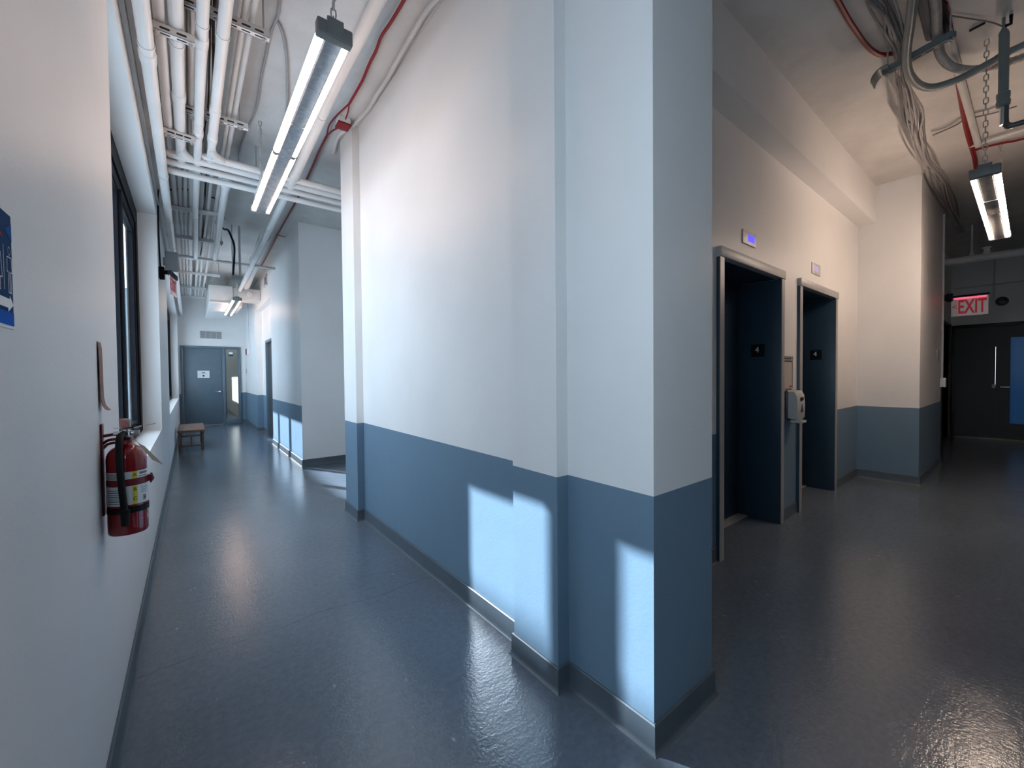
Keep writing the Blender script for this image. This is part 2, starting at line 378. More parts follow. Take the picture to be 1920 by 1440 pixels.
def letters(name, body, size, loc, right, up, m, parent, extrude=0.0006, align='CENTER', sx=1.0, bold=0.0):
    cu = bpy.data.curves.new(name, 'FONT'); cu.body = body; cu.size = size; cu.extrude = extrude; cu.align_x = align; cu.offset = bold; cu.align_y = 'CENTER'
    tmp = bpy.data.objects.new(name, cu); C.objects.link(tmp)
    dg = bpy.context.evaluated_depsgraph_get(); me = bpy.data.meshes.new_from_object(tmp.evaluated_get(dg))
    bpy.data.objects.remove(tmp)
    rt = Vector(right).normalized(); up = Vector(up).normalized(); n = rt.cross(up)
    mx = Matrix((rt * sx, up, n)).transposed().to_4x4(); mx.translation = Vector(loc) - root_org(parent)
    me.transform(mx); me.materials.clear(); me.materials.append(m); me.name = name
    o = bpy.data.objects.new(name, me); C.objects.link(o); o.parent = parent
    return o

def copy_tree(o, parent=None):
    c = o.copy(); C.objects.link(c); c.parent = parent
    for ch in list(o.children): copy_tree(ch, c)
    return c

# ------------------------------------------------------------------ the setting
CEIL = 3.56
XL = -0.23                       # face of the window wall
bm = B(); box(bm, -0.6, 12.6, -6.7, 23.0, -0.15, 0.0); struct('floor', bm, M_FLOOR)
bm = B(); box(bm, -0.6, 12.6, -6.7, 23.0, CEIL, CEIL + 0.15); struct('ceiling', bm, M_CEIL)

def slab_with_holes(bm, axis, a0, a1, u0, u1, z0, z1, holes):
    """wall slab: axis 'x' = thickness in x, runs along y; holes are (u0, u1, z0, z1)"""
    us = sorted({u0, u1, *[h[0] for h in holes], *[h[1] for h in holes]})
    for ua, ub in zip(us, us[1:]):
        zs = [z0]; hs = sorted([h for h in holes if h[0] <= ua + 1e-6 and h[1] >= ub - 1e-6], key=lambda h: h[2]); cur = z0
        segs = []
        for h in hs:
            if h[2] > cur: segs.append((cur, h[2]))
            cur = h[3]
        if cur < z1: segs.append((cur, z1))
        for za, zb in segs:
            if axis == 'x': box(bm, a0, a1, ua, ub, za, zb)
            else: box(bm, ua, ub, a0, a1, za, zb)

WZ0, WZ1 = 0.80, 2.95
WIN = [(-0.75, 0.86, 2), (2.30, 5.45, 3), (7.50, 13.75, 6)]
bm = B(); slab_with_holes(bm, 'x', XL - 0.22, XL, -6.7, 23.0, 0, CEIL, [(a, b, WZ0, WZ1) for a, b, n in WIN] + [(18.4, 22.0, 2.25, 3.45)])
struct('wall_left', bm, M_WALL)

MULL = {1: [3.18, 4.21], 2: [8.47, 9.72, 10.78, 11.85, 12.90], 0: [0.0]}
GX0, GX1 = -0.449, -0.375
for i, (a, b, n) in enumerate(WIN):
    bm = B()
    box(bm, GX0, GX1, a, a + 0.08, WZ0, WZ1); box(bm, GX0, GX1, b - 0.15, b, WZ0, WZ1); box(bm, GX0 + .006, GX1 - .012, b - 0.23, b - 0.15, WZ0, WZ1)
    box(bm, GX0, GX1, a + 0.08, b - 0.15, WZ0, WZ0 + 0.08); box(bm, GX0, GX1, a + 0.08, b - 0.15, WZ1 - 0.15, WZ1); box(bm, GX0 + .006, GX1 - .012, a + 0.08, b - 0.23, WZ1 - 0.24, WZ1 - 0.15)
    cuts = [a + 0.08] + MULL[i] + [b - 0.23]
    for m_ in MULL[i]: box(bm, GX0 + 0.005, GX1 + 0.005, m_ - 0.03, m_ + 0.03, WZ0 + 0.08, WZ1 - 0.24)
    fr = struct('window_%d' % (i + 1), bm, M_BLACK); fr['kind'] = 'structure'
    for k, (p, q) in enumerate(zip(cuts, cuts[1:])):
        p2 = p + (0.03 if k else 0); q2 = q - (0.03 if k < len(cuts) - 2 else 0)
        bs = B(); z0, z1 = WZ0 + 0.08, WZ1 - 0.24; X0, X1 = -0.432, -0.392; t = 0.045
        box(bs, X0, X1, p2, p2 + t * 0.6, z0, z1); box(bs, X0, X1, q2 - t * 0.6, q2, z0, z1); box(bs, X0, X1, p2 + t * 0.6, q2 - t * 0.6, z0, z0 + t); box(bs, X0, X1, p2 + t * 0.6, q2 - t * 0.6, z1 - 0.03, z1)
        s = struct('sash', bs, M_BLACK, fr)
        bg_ = B(); box(bg_, -0.413, -0.407, p2 + t * 0.6, q2 - t * 0.6, z0 + t, z1 - 0.03); struct('pane', bg_, M_GLASS, s)

# right side of the corridor: corner block, pilasters, long wall
bm = B()
box(bm, 1.24, 1.653, 0.796, 1.352, 0, CEIL); box(bm, 1.24, 1.55, 1.352, 4.127, 0, CEIL)
box(bm, 1.175, 1.24, 1.20, 1.491, 0, CEIL); box(bm, 1.178, 1.24, 3.77, 4.127, 0, CEIL)
bmesh.ops.remove_doubles(bm, verts=bm.verts[:], dist=1e-5)
struct('wall_right', bm, M_TWO)
bm = B()
box(bm, 1.55, 3.4, 3.95, 4.127, 0, CEIL); box(bm, 3.2, 3.4, 4.127, 6.594, 0, CEIL); box(bm, 1.2785, 3.4, 6.594, 6.80, 0, CEIL)
struct('wall_alcove', bm, M_WALL)
bm = B()
box(bm, 1.278, 1.50, 6.5945, 9.27, 0, CEIL); box(bm, 1.278, 1.40, 9.27, 11.55, 2.90, CEIL)
box(bm, 1.278, 1.50, 11.55, 14.2, 0, CEIL)
slab_with_holes(bm, 'x', 1.40, 1.50, 9.27, 11.55, 0, CEIL, [(9.9, 10.95, 0, 2.15)])
struct('wall_far_right', bm, M_TWO)
bm = B(); slab_with_holes(bm, 'y', 14.2, 14.38, XL, 1.50, 0, CEIL, [(-0.19, 1.17, 0, 2.20)])
struct('wall_end', bm, M_TWO)
bm = B(); box(bm, 1.25, 1.5, 14.38, 23, 0, CEIL); box(bm, XL, 1.25, 22.5, 23, 0, CEIL); struct('wall_back_room', bm, M_WALL)
# elevator wall, with the two openings
EY = 1.352
bm = B(); slab_with_holes(bm, 'y', EY, 1.70, 1.653, 6.565, 0, CEIL, [(2.90, 4.02, 0, 2.15), (4.46, 5.58, 0, 2.15)])
box(bm, 6.565, 8.33, 0.79, 1.70, 0, CEIL)
struct('wall_elevator', bm, M_TWO)
bm = B(); box(bm, 1.653, 6.565, 1.185, EY, 3.11, CEIL); struct('trim_1', bm, M_WALL)
# far end of the lobby and the walls behind the camera
bm = B(); slab_with_holes(bm, 'y', 1.03, 1.25, 8.33, 12.25, 0, CEIL, [(10.75, 11.95, 0, 2.2)]); box(bm, 10.6, 12.1, 1.25, 1.3, 0, 2.4); struct('wall_lobby_side', bm, M_TWO)
bm = B(); slab_with_holes(bm, 'x', 12.25, 12.45, -4.0, 1.25, 0, CEIL, [(-0.15, 1.015, 0, 2.235)]); struct('wall_lobby_end', bm, M_TWO)
bm = B(); box(bm, 1.24, 12.45, -4.2, -4.0, 0, CEIL); box(bm, 1.24, 1.44, -6.7, -4.2, 0, CEIL); box(bm, XL, 1.44, -6.9, -6.7, 0, CEIL); struct('wall_behind', bm, M_TWO)

# rubber base with a small cove foot, room side on the left of the path
def base_strip(name, pts, h=0.10, closed=False):
    prof = [(0.0, 0.0), (0.022, 0.0), (0.014, 0.006), (0.010, 0.018), (0.009, h - 0.004), (0.005, h), (0.0, h)]
    bm = B(); P = [Vector((*p, 0)) for p in pts]; rings = []
    for i, p in enumerate(P):
        d0 = (P[i] - P[i - 1]).normalized() if i else None; d1 = (P[i + 1] - P[i]).normalized() if i < len(P) - 1 else None
        n0 = Vector((-d0.y, d0.x, 0)) if d0 else None; n1 = Vector((-d1.y, d1.x, 0)) if d1 else None
        if n0 is None: n = n1
        elif n1 is None: n = n0
        else: n = (n0 + n1); n = n / max(n.dot(n0), 0.2)
        rings.append([bm.verts.new(p + n * (0.0004 + a) + Vector((0, 0, b + 0.0005))) for a, b in prof])
    k = len(prof)
    for A, D in zip(rings, rings[1:]):
        for j in range(k): bm.faces.new((A[j], D[j], D[(j + 1) % k], A[(j + 1) % k]))
    bm.faces.new(rings[0]); bm.faces.new(rings[-1][::-1])
    return struct(name, bm, M_BASE)
base_strip('baseboard_left', [(XL, 14.2), (XL, -6.7)])
base_strip('baseboard_right', [(2.86, EY), (1.653, EY), (1.653, 0.796), (1.24, 0.796), (1.24, 1.20), (1.175, 1.20), (1.175, 1.491), (1.24, 1.491), (1.24, 3.77), (1.178, 3.77), (1.178, 4.127), (3.2, 4.127)])
base_strip('baseboard_alcove', [(3.2, 6.594), (1.278, 6.594), (1.278, 9.27), (1.40, 9.27), (1.40, 9.86)])
base_strip('baseboard_far_right', [(1.40, 10.99), (1.40, 11.55), (1.278, 11.55), (1.278, 14.2), (1.18, 14.2)])
base_strip('baseboard_elevator', [(4.44, EY), (4.07, EY)])
base_strip('baseboard_column', [(8.33, 1.03), (8.33, 0.79), (6.565, 0.79), (6.565, EY), (5.63, EY)][::1])
base_strip('baseboard_lobby', [(10.70, 1.03), (8.33, 1.03)])

# thin rail high on the window wall above the window heads
bm = B(); box(bm, XL + 0.0004, XL + 0.035, -1.0, 13.9, 3.30, 3.345, 0.006); box(bm, XL + 0.0004, XL + 0.02, -1.0, 13.9, 3.08, 3.10, 0.004); struct('trim_2', bm, M_PIPE2)

# ------------------------------------------------------------------ doors
# grey door with sidelight at the corridor end
bm = B(); D0, D1 = -0.19, 1.17; y0, y1 = 14.17, 14.34
box(bm, D0, D0 + 0.05, y0, y1, 0, 2.20, .004); box(bm, D1 - 0.05, D1, y0, y1, 0, 2.20, .004); box(bm, D0 + .05, D1 - .05, y0, y1, 2.145, 2.20, .004)
box(bm, 0.735, 0.80, y0, y1, 0, 2.145, .004); box(bm, 0.80, D1 - .05, y0, y1, 0, 0.16, .004)
d1 = struct('door_1', bm, M_FRAMEPAINT)
bm = B(); box(bm, D0 + .055, 0.73, 14.20, 14.245, 0.012, 2.14, .003); dl = struct('door_leaf', bm, M_DOORPAINT, d1)
bm = B(); box(bm, 0.80, D1 - .05, 14.235, 14.242, 0.16, 2.145); struct('sidelight_pane', bm, M_GLASS2, d1)
bm = B()
for p in ((0.80, 0.82, 0.16, 2.145), (D1 - .07, D1 - .05, 0.16, 2.145), (0.82, D1 - .07, 0.16, 0.18), (0.82, D1 - .07, 2.125, 2.145)): box(bm, p[0], p[1], 14.215, 14.235, p[2], p[3])
struct('glazing_bead', bm, M_FRAMEPAINT, d1)
bm = B(); lathe(bm, [(0.026, 0), (0.026, 0.006), (0.012, 0.01), (0.011, 0.05)], 0, 0, 20)
bmesh.ops.rotate(bm, verts=bm.verts[:], matrix=Matrix.Rotation(math.radians(90), 3, 'X')); bmesh.ops.translate(bm, verts=bm.verts[:], vec=(0.66, 14.20, 0.92))
tube(bm, smooth([(0.66, 14.152, 0.92), (0.64, 14.148, 0.921), (0.59, 14.150, 0.921), (0.55, 14.152, 0.918)]), 0.010, 10)
struct('door_handle', bm, M_CHROME, dl)
# dark door in the recess on the right, its frame
bm = B(); box(bm, 1.385, 1.49, 9.88, 9.94, 0, 2.16, .003); box(bm, 1.385, 1.49, 10.91, 10.97, 0, 2.16, .003); box(bm, 1.385, 1.49, 9.94, 10.91, 2.10, 2.16, .003); d2 = struct('door_2', bm, M_FRAMEPAINT)
bm = B(); box(bm, 1.44, 1.475, 9.945, 10.905, 0.01, 2.095); struct('door_leaf', bm, M_DKPLASTIC, d2)
# dark double door at the lobby end, right leaf glazed
bm = B(); box(bm, 12.22, 12.40, 0.965, 1.015, 0, 2.235, .004); box(bm, 12.22, 12.40, -0.15, -0.10, 0, 2.235, .004); box(bm, 12.22, 12.40, -0.10, 0.965, 2.17, 2.235, .004); d3 = struct('door_3', bm, M_BROWN)
bm = B(); box(bm, 12.26, 12.305, 0.433, 0.964, 0.014, 2.17); struct('door_leaf', bm, M_BROWN, d3)
bm = B()
for q in ((0.25, 0.430, 0.014, 2.17), (-0.10, -0.06, 0.014, 2.17), (-0.06, 0.25, 0.014, 0.30), (-0.06, 0.25, 1.95, 2.17)): box(bm, 12.26, 12.305, *q)
gl = struct('door_leaf', bm, M_BROWN, d3)
bm = B(); box(bm, 12.25, 12.26, 0.415, 0.452, 0.016, 1.05); box(bm, 12.25, 12.26, 0.415, 0.452, 1.78, 2.168); struct('meeting_strip', bm, M_BROWN, d3)
bm = B(); box(bm, 12.28, 12.286, -0.06, 0.25, 0.30, 1.95); struct('pane', bm, M_FROST, gl)
bm = B(); tube(bm, smooth([(12.26, 0.36, 1.0), (12.21, 0.36, 1.0), (12.205, 0.35, 1.0), (12.205, 0.25, 1.0)]), 0.011, 10); lathe_bm = bm; struct('door_handle', bm, M_CHROME, gl)
bm = B(); box(bm, 12.19, 12.262, 0.425, 0.47, 0.98, 1.05, .004); struct('latch', bm, M_STEEL, d3)
bm = B(); box(bm, 12.18, 12.42, -0.12, 1.0, 0.0008, 0.014, .003); struct('threshold', bm, mat('brass_threshold', (0.22, 0.17, 0.09), 0.4, metal=0.7, vary=0.1), d3)
# dark doorway in the lobby side wall
bm = B(); box(bm, 10.70, 10.75, 1.0, 1.2, 0, 2.25); box(bm, 11.95, 12.0, 1.0, 1.2, 0, 2.25); box(bm, 10.75, 11.95, 1.0, 1.2, 2.2, 2.25); d4 = struct('door_4', bm, M_DARKCOL)
bm = B(); box(bm, 10.755, 11.945, 1.10, 1.145, 0.012, 2.195); struct('door_leaf', bm, M_BROWN, d4)

# elevators
def elevator(n, xa, xb, steel_hdr):
    """xa, xb: outer edges of the frame"""
    y0 = EY - 0.028; hz0, hz1 = 2.115, 2.185
    bm = B()
    box(bm, xa + 0.005, xa + 0.062, y0 + 0.004, EY + 0.325, 0, hz0, .003); box(bm, xb - 0.062, xb - 0.005, y0 + 0.004, EY + 0.325, 0, hz0, .003)
    fr = struct('door_%d' % n, bm, M_NAVY)
    bm = B(); box(bm, xa, xb, y0 - 0.008, EY + 0.02, hz0, hz1, .003); struct('header', bm, M_HDR if steel_hdr else M_JAMBGREY, fr)
    bm = B(); box(bm, xa + 0.062, xb - 0.062, EY + 0.02, EY + 0.325, hz0 + 0.002, hz1 - 0.02); struct('soffit', bm, M_NAVY, fr)
    for xx0, xx1 in ((xa + 0.004, xa + 0.064), (xb - 0.064, xb - 0.004)):
        bm = B(); box(bm, xx0, xx1, y0, y0 + 0.0055, 0, hz0 - 0.001); struct('face_trim', bm, M_JAMBGREY, fr)
    mid = (xa + xb) / 2
    for px0, px1, yy in ((xa + 0.062, mid - 0.002, EY + 0.326), (mid + 0.002, xb - 0.062, EY + 0.326)):
        bm = B(); box(bm, px0 - 0.03, px1 + 0.03 if px1 > mid else px1, yy, yy + 0.03, 0.006, hz0 + 0.03, .003); struct('sliding_panel', bm, M_NAVY, fr)
    bm = B(); box(bm, xa + 0.062, xb - 0.062, EY + 0.24, EY + 0.326, 0.0006, 0.006); struct('sill_plate', bm, M_STEEL, fr)
    return fr
elevator(5, 2.865, 4.055, True); elevator(6, 4.44, 5.625, False)

# ------------------------------------------------------------------ the street outside: what casts the low shadow line across the windows
bm = B(); box(bm, -18, -7.0, 13.0, 34, -12, 9.97); solo('building', bm, M_CITY, 'dark flat-roofed building across the street from the windows', 'building')
bm = B(); box(bm, -17, -1.0, 66, 84, -12, 12.0); solo('building', bm, M_CITY, 'dark building further up the street beyond the near window', 'building')

# ------------------------------------------------------------------ lamps
def link_chain(bm, x, y, z0, z1, r=0.0035, L=0.045, wd=0.011):
    n = max(2, int((z1 - z0) / (L - 2 * r)));  L2 = (z1 - z0) / n
    for i in range(n):
        c = z0 + (i + 0.5) * L2; h = L2 / 2 + r * 0.6; pts = []
        for k in range(12):
            a = 2 * math.pi * k / 12; u = math.cos(a) * wd; v = math.sin(a) * wd; v += (h - wd) * (1 if v > 1e-6 else -1 if v < -1e-6 else 0)
            pts.append(Vector((x + u, y, c + v)) if i % 2 == 0 else Vector((x, y + u, c + v)))
        tube(bm, pts + [pts[0]], r, 6, caps=False)

def linear_light(label, loc, rotz, chain_up, housing, lens, L=2.44):
    """two four-foot sections end to end, long axis local +y, underside at local z 0"""
    t = thing('linear_light', label, 'ceiling light', loc, rotz, 'linear lamps hung on chains')
    bm = B(); prism(bm, [(-0.048, 0.006), (0.048, 0.006), (0.048, 0.03), (0.06, 0.04), (0.06, 0.058), (-0.06, 0.058), (-0.06, 0.04), (-0.048, 0.03)], (0, L - 0.03, 0), (1, 0, 0), (0, 0, 1), L - 0.06)
    h = part('housing', bm, housing, t, local=True)
    bm = B(); box(bm, -0.033, 0.033, 0.03, L - 0.03, -0.001, 0.007, .002); part('channel_cover', bm, M_GALV, h, local=True)
    for s in (-1, 1):
        bm = B(); tube(bm, [(s * 0.036, 0.032, 0.004), (s * 0.036, L - 0.032, 0.004)], 0.0035, 8); part('trim_strip', bm, M_CHROME, h, local=True)
    for s in (-1, 1):
        for k in range(2):
            a, b = (0.045, L / 2 - 0.018) if k == 0 else (L / 2 + 0.018, L - 0.045)
            bm = B(); tube(bm, [(s * 0.052, a, 0.016), (s * 0.052, a + 0.01, 0.016), (s * 0.052, b - 0.01, 0.016), (s * 0.052, b, 0.016)], [0.014, 0.0185, 0.0185, 0.014], 16)
            part('lamp_lens', bm, lens, t, local=True)
    for a, b in ((0.0, 0.046), (L - 0.046, L)):
        bm = B(); box(bm, -0.074, 0.074, a, b, -0.006, 0.060, .008, 3); e = part('end_cap', bm, M_LEADGREY, t, local=True)
        bm = B(); box(bm, -0.034, 0.034, (a - 0.004) if a == 0 else b - 0.010, 0.010 if a == 0 else b + 0.004, -0.002, 0.076, .002)
        part('hanger_plate', bm, M_LEADGREY, e, local=True)
    for s in (-1, 1):
        bm = B(); tube(bm, [(s * 0.052, L / 2 - 0.019, 0.016), (s * 0.052, L / 2 + 0.019, 0.016)], 0.0165, 14); part('lamp_holder', bm, M_LEADGREY, t, local=True)
    bm = B(); box(bm, -0.038, 0.038, L / 2 - 0.42, L / 2 + 0.02, -0.004, 0.0, .001); part('joint_cover', bm, M_GALV, t, local=True)
    for yy in (0.03, L - 0.12):
        bm = B(); link_chain(bm, 0, yy, 0.10, chain_up)
        tube(bm, [(0, yy, 0.058), (0, yy, 0.11)], 0.0035, 8)
        part('chain', bm, M_STEEL, t, local=True)
    return t
linear_light('twin lamp bar over the corridor beside the long white wall, nearest the camera', (0.53, 1.89, 2.79), 0, CEIL - 2.79, M_LEADGREY, M_TUBE)
linear_light('small far twin lamp bar over the corridor end before the grey door', (0.745, 9.40, 2.79), 0, CEIL - 2.79, M_LEADGREY, M_TUBE)
linear_light('twin lamp bar over the dark lobby, in front of the exit sign', (4.27, 0.2115, 2.642), -math.pi / 2, CEIL - 2.642, M_LEADGREY, M_TUBE_LOBBY, 2.2)

# ------------------------------------------------------------------ corridor ceiling pipes, struts and cables
def pipe(name, pts, r, m, label, cat, clamps=(), couplings=(), group=None, seg=14, sm=0):
    t = None
    P = smooth(pts, sm) if sm else [Vector(p) for p in pts]
    if not clamps and not couplings:
        bm = B(); tube(bm, P, r, seg); return solo(name, bm, m, label, cat, group)
    t = thing(name, label, cat, P[0], 0, group)
    bm = B(); tube(bm, P, r, seg); part('pipe_run', bm, m, t)
    a, b = Vector(pts[0]), Vector(pts[-1])
    def at(y):
        for p, q in zip(P, P[1:]):
            if (p.y - y) * (q.y - y) <= 0 and abs(p.y - q.y) > 1e-6:
                return p + (q - p) * ((y - p.y) / (q.y - p.y)), (q - p).normalized()
        return P[0], (P[1] - P[0]).normalized()
    for y in couplings:
        c, d = at(y); bm = B(); tube(bm, [c - d * .045, c - d * .04, c + d * .04, c + d * .045], [r * 1.02, r * 1.16, r * 1.16, r * 1.02], seg); part('coupling', bm, m, t)
    for y in clamps:
        c, d = at(y); bm = B(); tube(bm, [c - d * .010, c + d * .010], r * 1.12, seg); u = Vector((0, 0, 1))
        box(bm, c.x - .006, c.x + .006, c.y - .008, c.y + .008, c.z + r, c.z + r + .02); part('clamp', bm, m, t)
    return t

CG = 'white conduits under the corridor ceiling'
pipe('conduit', [(-0.142, -0.6, 3.04), (-0.142, 14.15, 3.04)], 0.033, M_PIPE, 'lowest white conduit along the corridor, closest to the window wall', 'conduit', (2.85, 4.6, 7.0, 9.2), (2.95, 8.0), CG)
pipe('conduit', [(-0.082, -0.6, 3.20), (-0.088, 4.02, 3.20)], 0.026, M_PIPE, 'second white conduit from the window wall, ending at the near short strut', 'conduit', (), (), CG)
pipe('conduit', [(-0.016, -0.6, 3.20), (-0.02, 4.22, 3.20), (-0.018, 4.34, 3.20), (0.0, 4.42, 3.197), (0.05, 4.47, 3.195), (0.14, 4.49, 3.195), (3.15, 4.49, 3.195)], 0.034, M_PIPE, 'thick white conduit that turns right into the alcove beside the window pipes', 'conduit', (3.0,), (3.55, 4.1), CG, sm=4)
pipe('conduit', [(0.093, -0.6, 3.20), (0.09, 5.9, 3.20), (0.115, 8.1, 3.20)], 0.028, M_PIPE, 'straight white conduit running down the middle of the pipe rack', 'conduit', (2.76, 3.84, 6.1), (4.0, 2.9), CG)
pipe('conduit', [(0.19, -0.6, 3.20), (0.18, 4.08, 3.20), (0.182, 4.2, 3.20), (0.20, 4.29, 3.198), (0.26, 4.35, 3.196), (0.36, 4.375, 3.196), (3.15, 4.375, 3.196)], 0.030, M_PIPE, 'white conduit nearest the lamps that bends right into the alcove', 'conduit', (2.78,), (3.6, 4.02), CG, sm=4)
pipe('conduit', [(0.318, 4.62, 3.20), (0.322, 5.77, 3.20), (0.35, 8.0, 3.20)], 0.034, M_PIPE, 'slanting white conduit starting behind the cross pipes near the lamps', 'conduit', (), (4.95,), CG)
for k, (yy, zz) in enumerate(((4.585, 3.165), (4.66, 3.12))):
    pipe('conduit', [(-0.13 if k == 0 else -0.11, yy, zz), (3.15, yy, zz)], 0.027, M_PIPE, ['third white pipe of the row crossing the corridor into the alcove', 'lowest and farthest white pipe of the row crossing the corridor into the alcove'][k], 'conduit', (), (), CG)
for k, x in enumerate((0.285, 0.322)):
    pipe('conduit', [(x + 0.01, -0.6, 3.345), (x - 0.012, 4.9, 3.345)], 0.016, M_PIPE2, ['slim off-white tube on the struts, left of two', 'slim off-white tube on the struts, right one nearest the lamps'][k], 'conduit', (), (), 'slim tubes on the struts')
XU = [(-0.088, .022), (-0.038, .019), (0.004, .017), (0.052, .026), (0.148, .019), (0.212, .017), (0.285, .02)]
ORDN = ['first', 'second', 'third', 'fourth', 'fifth', 'sixth', 'seventh']
for k, (x, r) in enumerate(XU):
    wob = [(x + random.uniform(-.006, .006) * (1 if 0 < j < 5 else 0), yy, 3.30 + r) for j, yy in enumerate((1.2 if k < 4 else 4.8, 4.6 if k < 4 else 5.2, 6.1, 7.35, 9.7, 12.9))]
    pipe('conduit', wob, r, M_PIPE2, '%s dull white conduit from the window wall lying on top of the ceiling struts' % ORDN[k], 'conduit', (), (), 'upper conduits lying on the struts', sm=3)
pipe('conduit', [(0.05, 2.9, 3.50), (0.02, 3.3, 3.42), (-0.035, 3.75, 3.36)], 0.03, M_PIPE2, 'short white conduit sloping down across the pipe rack from the ceiling', 'conduit', (), ())

def strut(label, a, b, h=0.042, wd=0.040, rods=(), slotted=True, m=None):
    """slotted channel from a to b (points at its underside), rods up to the ceiling at the given fractions"""
    a = Vector(a); b = Vector(b); d = (b - a).normalized(); n = Vector((d.y, -d.x, 0)); L = (b - a).length
    t = thing('strut_channel', label, 'pipe support', (a + b) / 2, 0, 'slotted struts under the ceiling')
    bm = B(); up = Vector((0, 0, 1)); th = 0.003
    o = a - n * wd / 2
    # three sided channel open at the top
    prism(bm, [(0, 0), (L, 0), (L, th), (0, th)], o, d, n, 0.0) if False else None
    def slab(o, e1, l1, e2, l2, e3, l3):
        vs = [bm.verts.new(o + e1 * x * l1 + e2 * y * l2 + e3 * z * l3) for x in (0, 1) for y in (0, 1) for z in (0, 1)]
        for f in ((0, 1, 3, 2), (4, 6, 7, 5), (0, 4, 5, 1), (2, 3, 7, 6), (0, 2, 6, 4), (1, 5, 7, 3)): bm.faces.new([vs[i] for i in f])
    slab(a - n * wd / 2, d, L, n, wd, up, th); slab(a - n * wd / 2, d, L, n, th, up, h); slab(a + n * (wd / 2 - th), d, L, n, th, up, h)
    slab(a - n * wd / 2 + up * (h - th), d, L, n, wd * 0.3, up, th); slab(a + n * wd * 0.2 + up * (h - th), d, L, n, wd * 0.3, up, th)
    ch = part('channel', bm, m or M_STRUT, t)
    if not slotted: pass
    bm = B(); k = max(2, int(L / 0.062))
    side = n if n.y < 0 else -n
    for i in range(k):
        c = a + d * (0.02 + (L - 0.04) * (i + .5) / k)
        for fo, e2, hh in ((c + side * (wd / 2 + .0002) + up * h * .42, up, .006), (c - up * .0002, n, .006)):
            poly = [(-.016 + .006 * math.cos(q) - .0, hh * math.sin(q)) for q in [math.pi / 2 + math.pi * j / 6 for j in range(7)]] + [(.016 + .006 * math.cos(q), hh * math.sin(q)) for q in [-math.pi / 2 + math.pi * j / 6 for j in range(7)]]
            vs = [bm.verts.new(fo + d * u + e2 * v) for u, v in poly]; bm.faces.new(vs)
    if slotted: part('slot_row', bm, M_SLOT, ch)
    else: bm.free()
    for q in rods:
        c = a + d * L * q; bm = B(); tube(bm, [c - up * 0.02, Vector((c.x, c.y, CEIL))], 0.005, 8); tube(bm, [c - up * .012, c - up * .003], 0.011, 6); part('threaded_rod', bm, M_STEEL, t)
    return t
strut('near short slotted strut under the thick conduit by the window wall', (-0.12, 2.85, 3.125), (0.058, 2.846, 3.125), rods=(.08, .9))
strut('far short slotted strut under the thick conduit, just before the cross pipes', (-0.12, 4.0, 3.125), (0.067, 4.02, 3.125), rods=(.08, .9))
strut('long slotted strut above the lower conduits at the top of the picture', (-0.14, 2.76, 3.255), (0.401, 2.743, 3.255), rods=(.55, .95))
strut('long slotted strut above the lower conduits, second from the camera', (-0.14, 3.845, 3.255), (0.40, 3.828, 3.255), rods=(.52, .9))
strut('white strut right behind the cross pipes', (-0.2, 4.75, 3.255), (0.35, 4.75, 3.255), rods=(.04, .98), slotted=False)
strut('first open white strut beyond the cross pipes', (-0.205, 6.14, 3.255), (0.393, 6.077, 3.255), rods=(.03, .97), slotted=False)
strut('second open white strut beyond the cross pipes', (-0.205, 7.36, 3.255), (0.42, 7.302, 3.255), rods=(.03, .97), slotted=False)
strut('third open white strut beyond the cross pipes', (-0.2, 8.55, 3.255), (0.42, 8.5, 3.255), rods=(.03, .97), slotted=False)
strut('white strut under the far end of the conduits, fourth beyond the cross pipes', (-0.2, 9.75, 3.255), (0.50, 9.70, 3.255), rods=(.03, .97), slotted=False)
strut('second last white strut at the far end of the conduits', (-0.2, 11.3, 3.255), (0.33, 11.27, 3.255), rods=(.03, .97), slotted=False)
strut('last white strut at the far end of the conduits', (-0.2, 12.6, 3.255), (0.33, 12.57, 3.255), rods=(.03, .97), slotted=False)
# the plate that carries the cross pipes near the lamps
t = thing('pipe_hanger', 'slotted white hanger plate holding the cross pipes beside the lamps', 'pipe support', (0.55, 4.47, 3.05))
bm = B(); box(bm, 0.53, 0.57, 4.31, 4.71, 3.075, 3.09); box(bm, 0.53, 0.57, 4.31, 4.33, 3.03, 3.075); box(bm, 0.53, 0.57, 4.69, 4.71, 3.03, 3.15); part('plate', bm, M_STRUT, t)
for yy in (4.69, 4.33):
    bm = B(); tube(bm, [(0.55, yy, 3.08), (0.55, yy, CEIL)], .005, 8); part('threaded_rod', bm, M_STEEL, t)

pipe('sprinkler_pipe', [(0.78, -2.0, 3.20), (0.78, 2.9, 3.20), (0.825, 4.6, 3.20), (0.85, 7.5, 3.20), (0.89, 10.6, 3.20)], 0.036, M_PIPE, 'long white sprinkler pipe running beside the corridor lamps', 'pipe', (3.2, 6.0), (4.3,))
pipe('duct_pipe', [(0.90, 6.9, 3.36), (0.93, 8.3, 3.33), (0.985, 10.45, 3.28)], 0.075, M_DUCT, 'thick round pale pipe below the far corridor ceiling', 'pipe', (), (8.3,))
pipe('cross_pipe', [(-0.1, 8.12, 3.19), (1.2, 8.12, 3.19)], 0.024, M_PIPE2, 'thin grey-white pipe crossing the corridor at the far end of the racks', 'pipe', (), ())

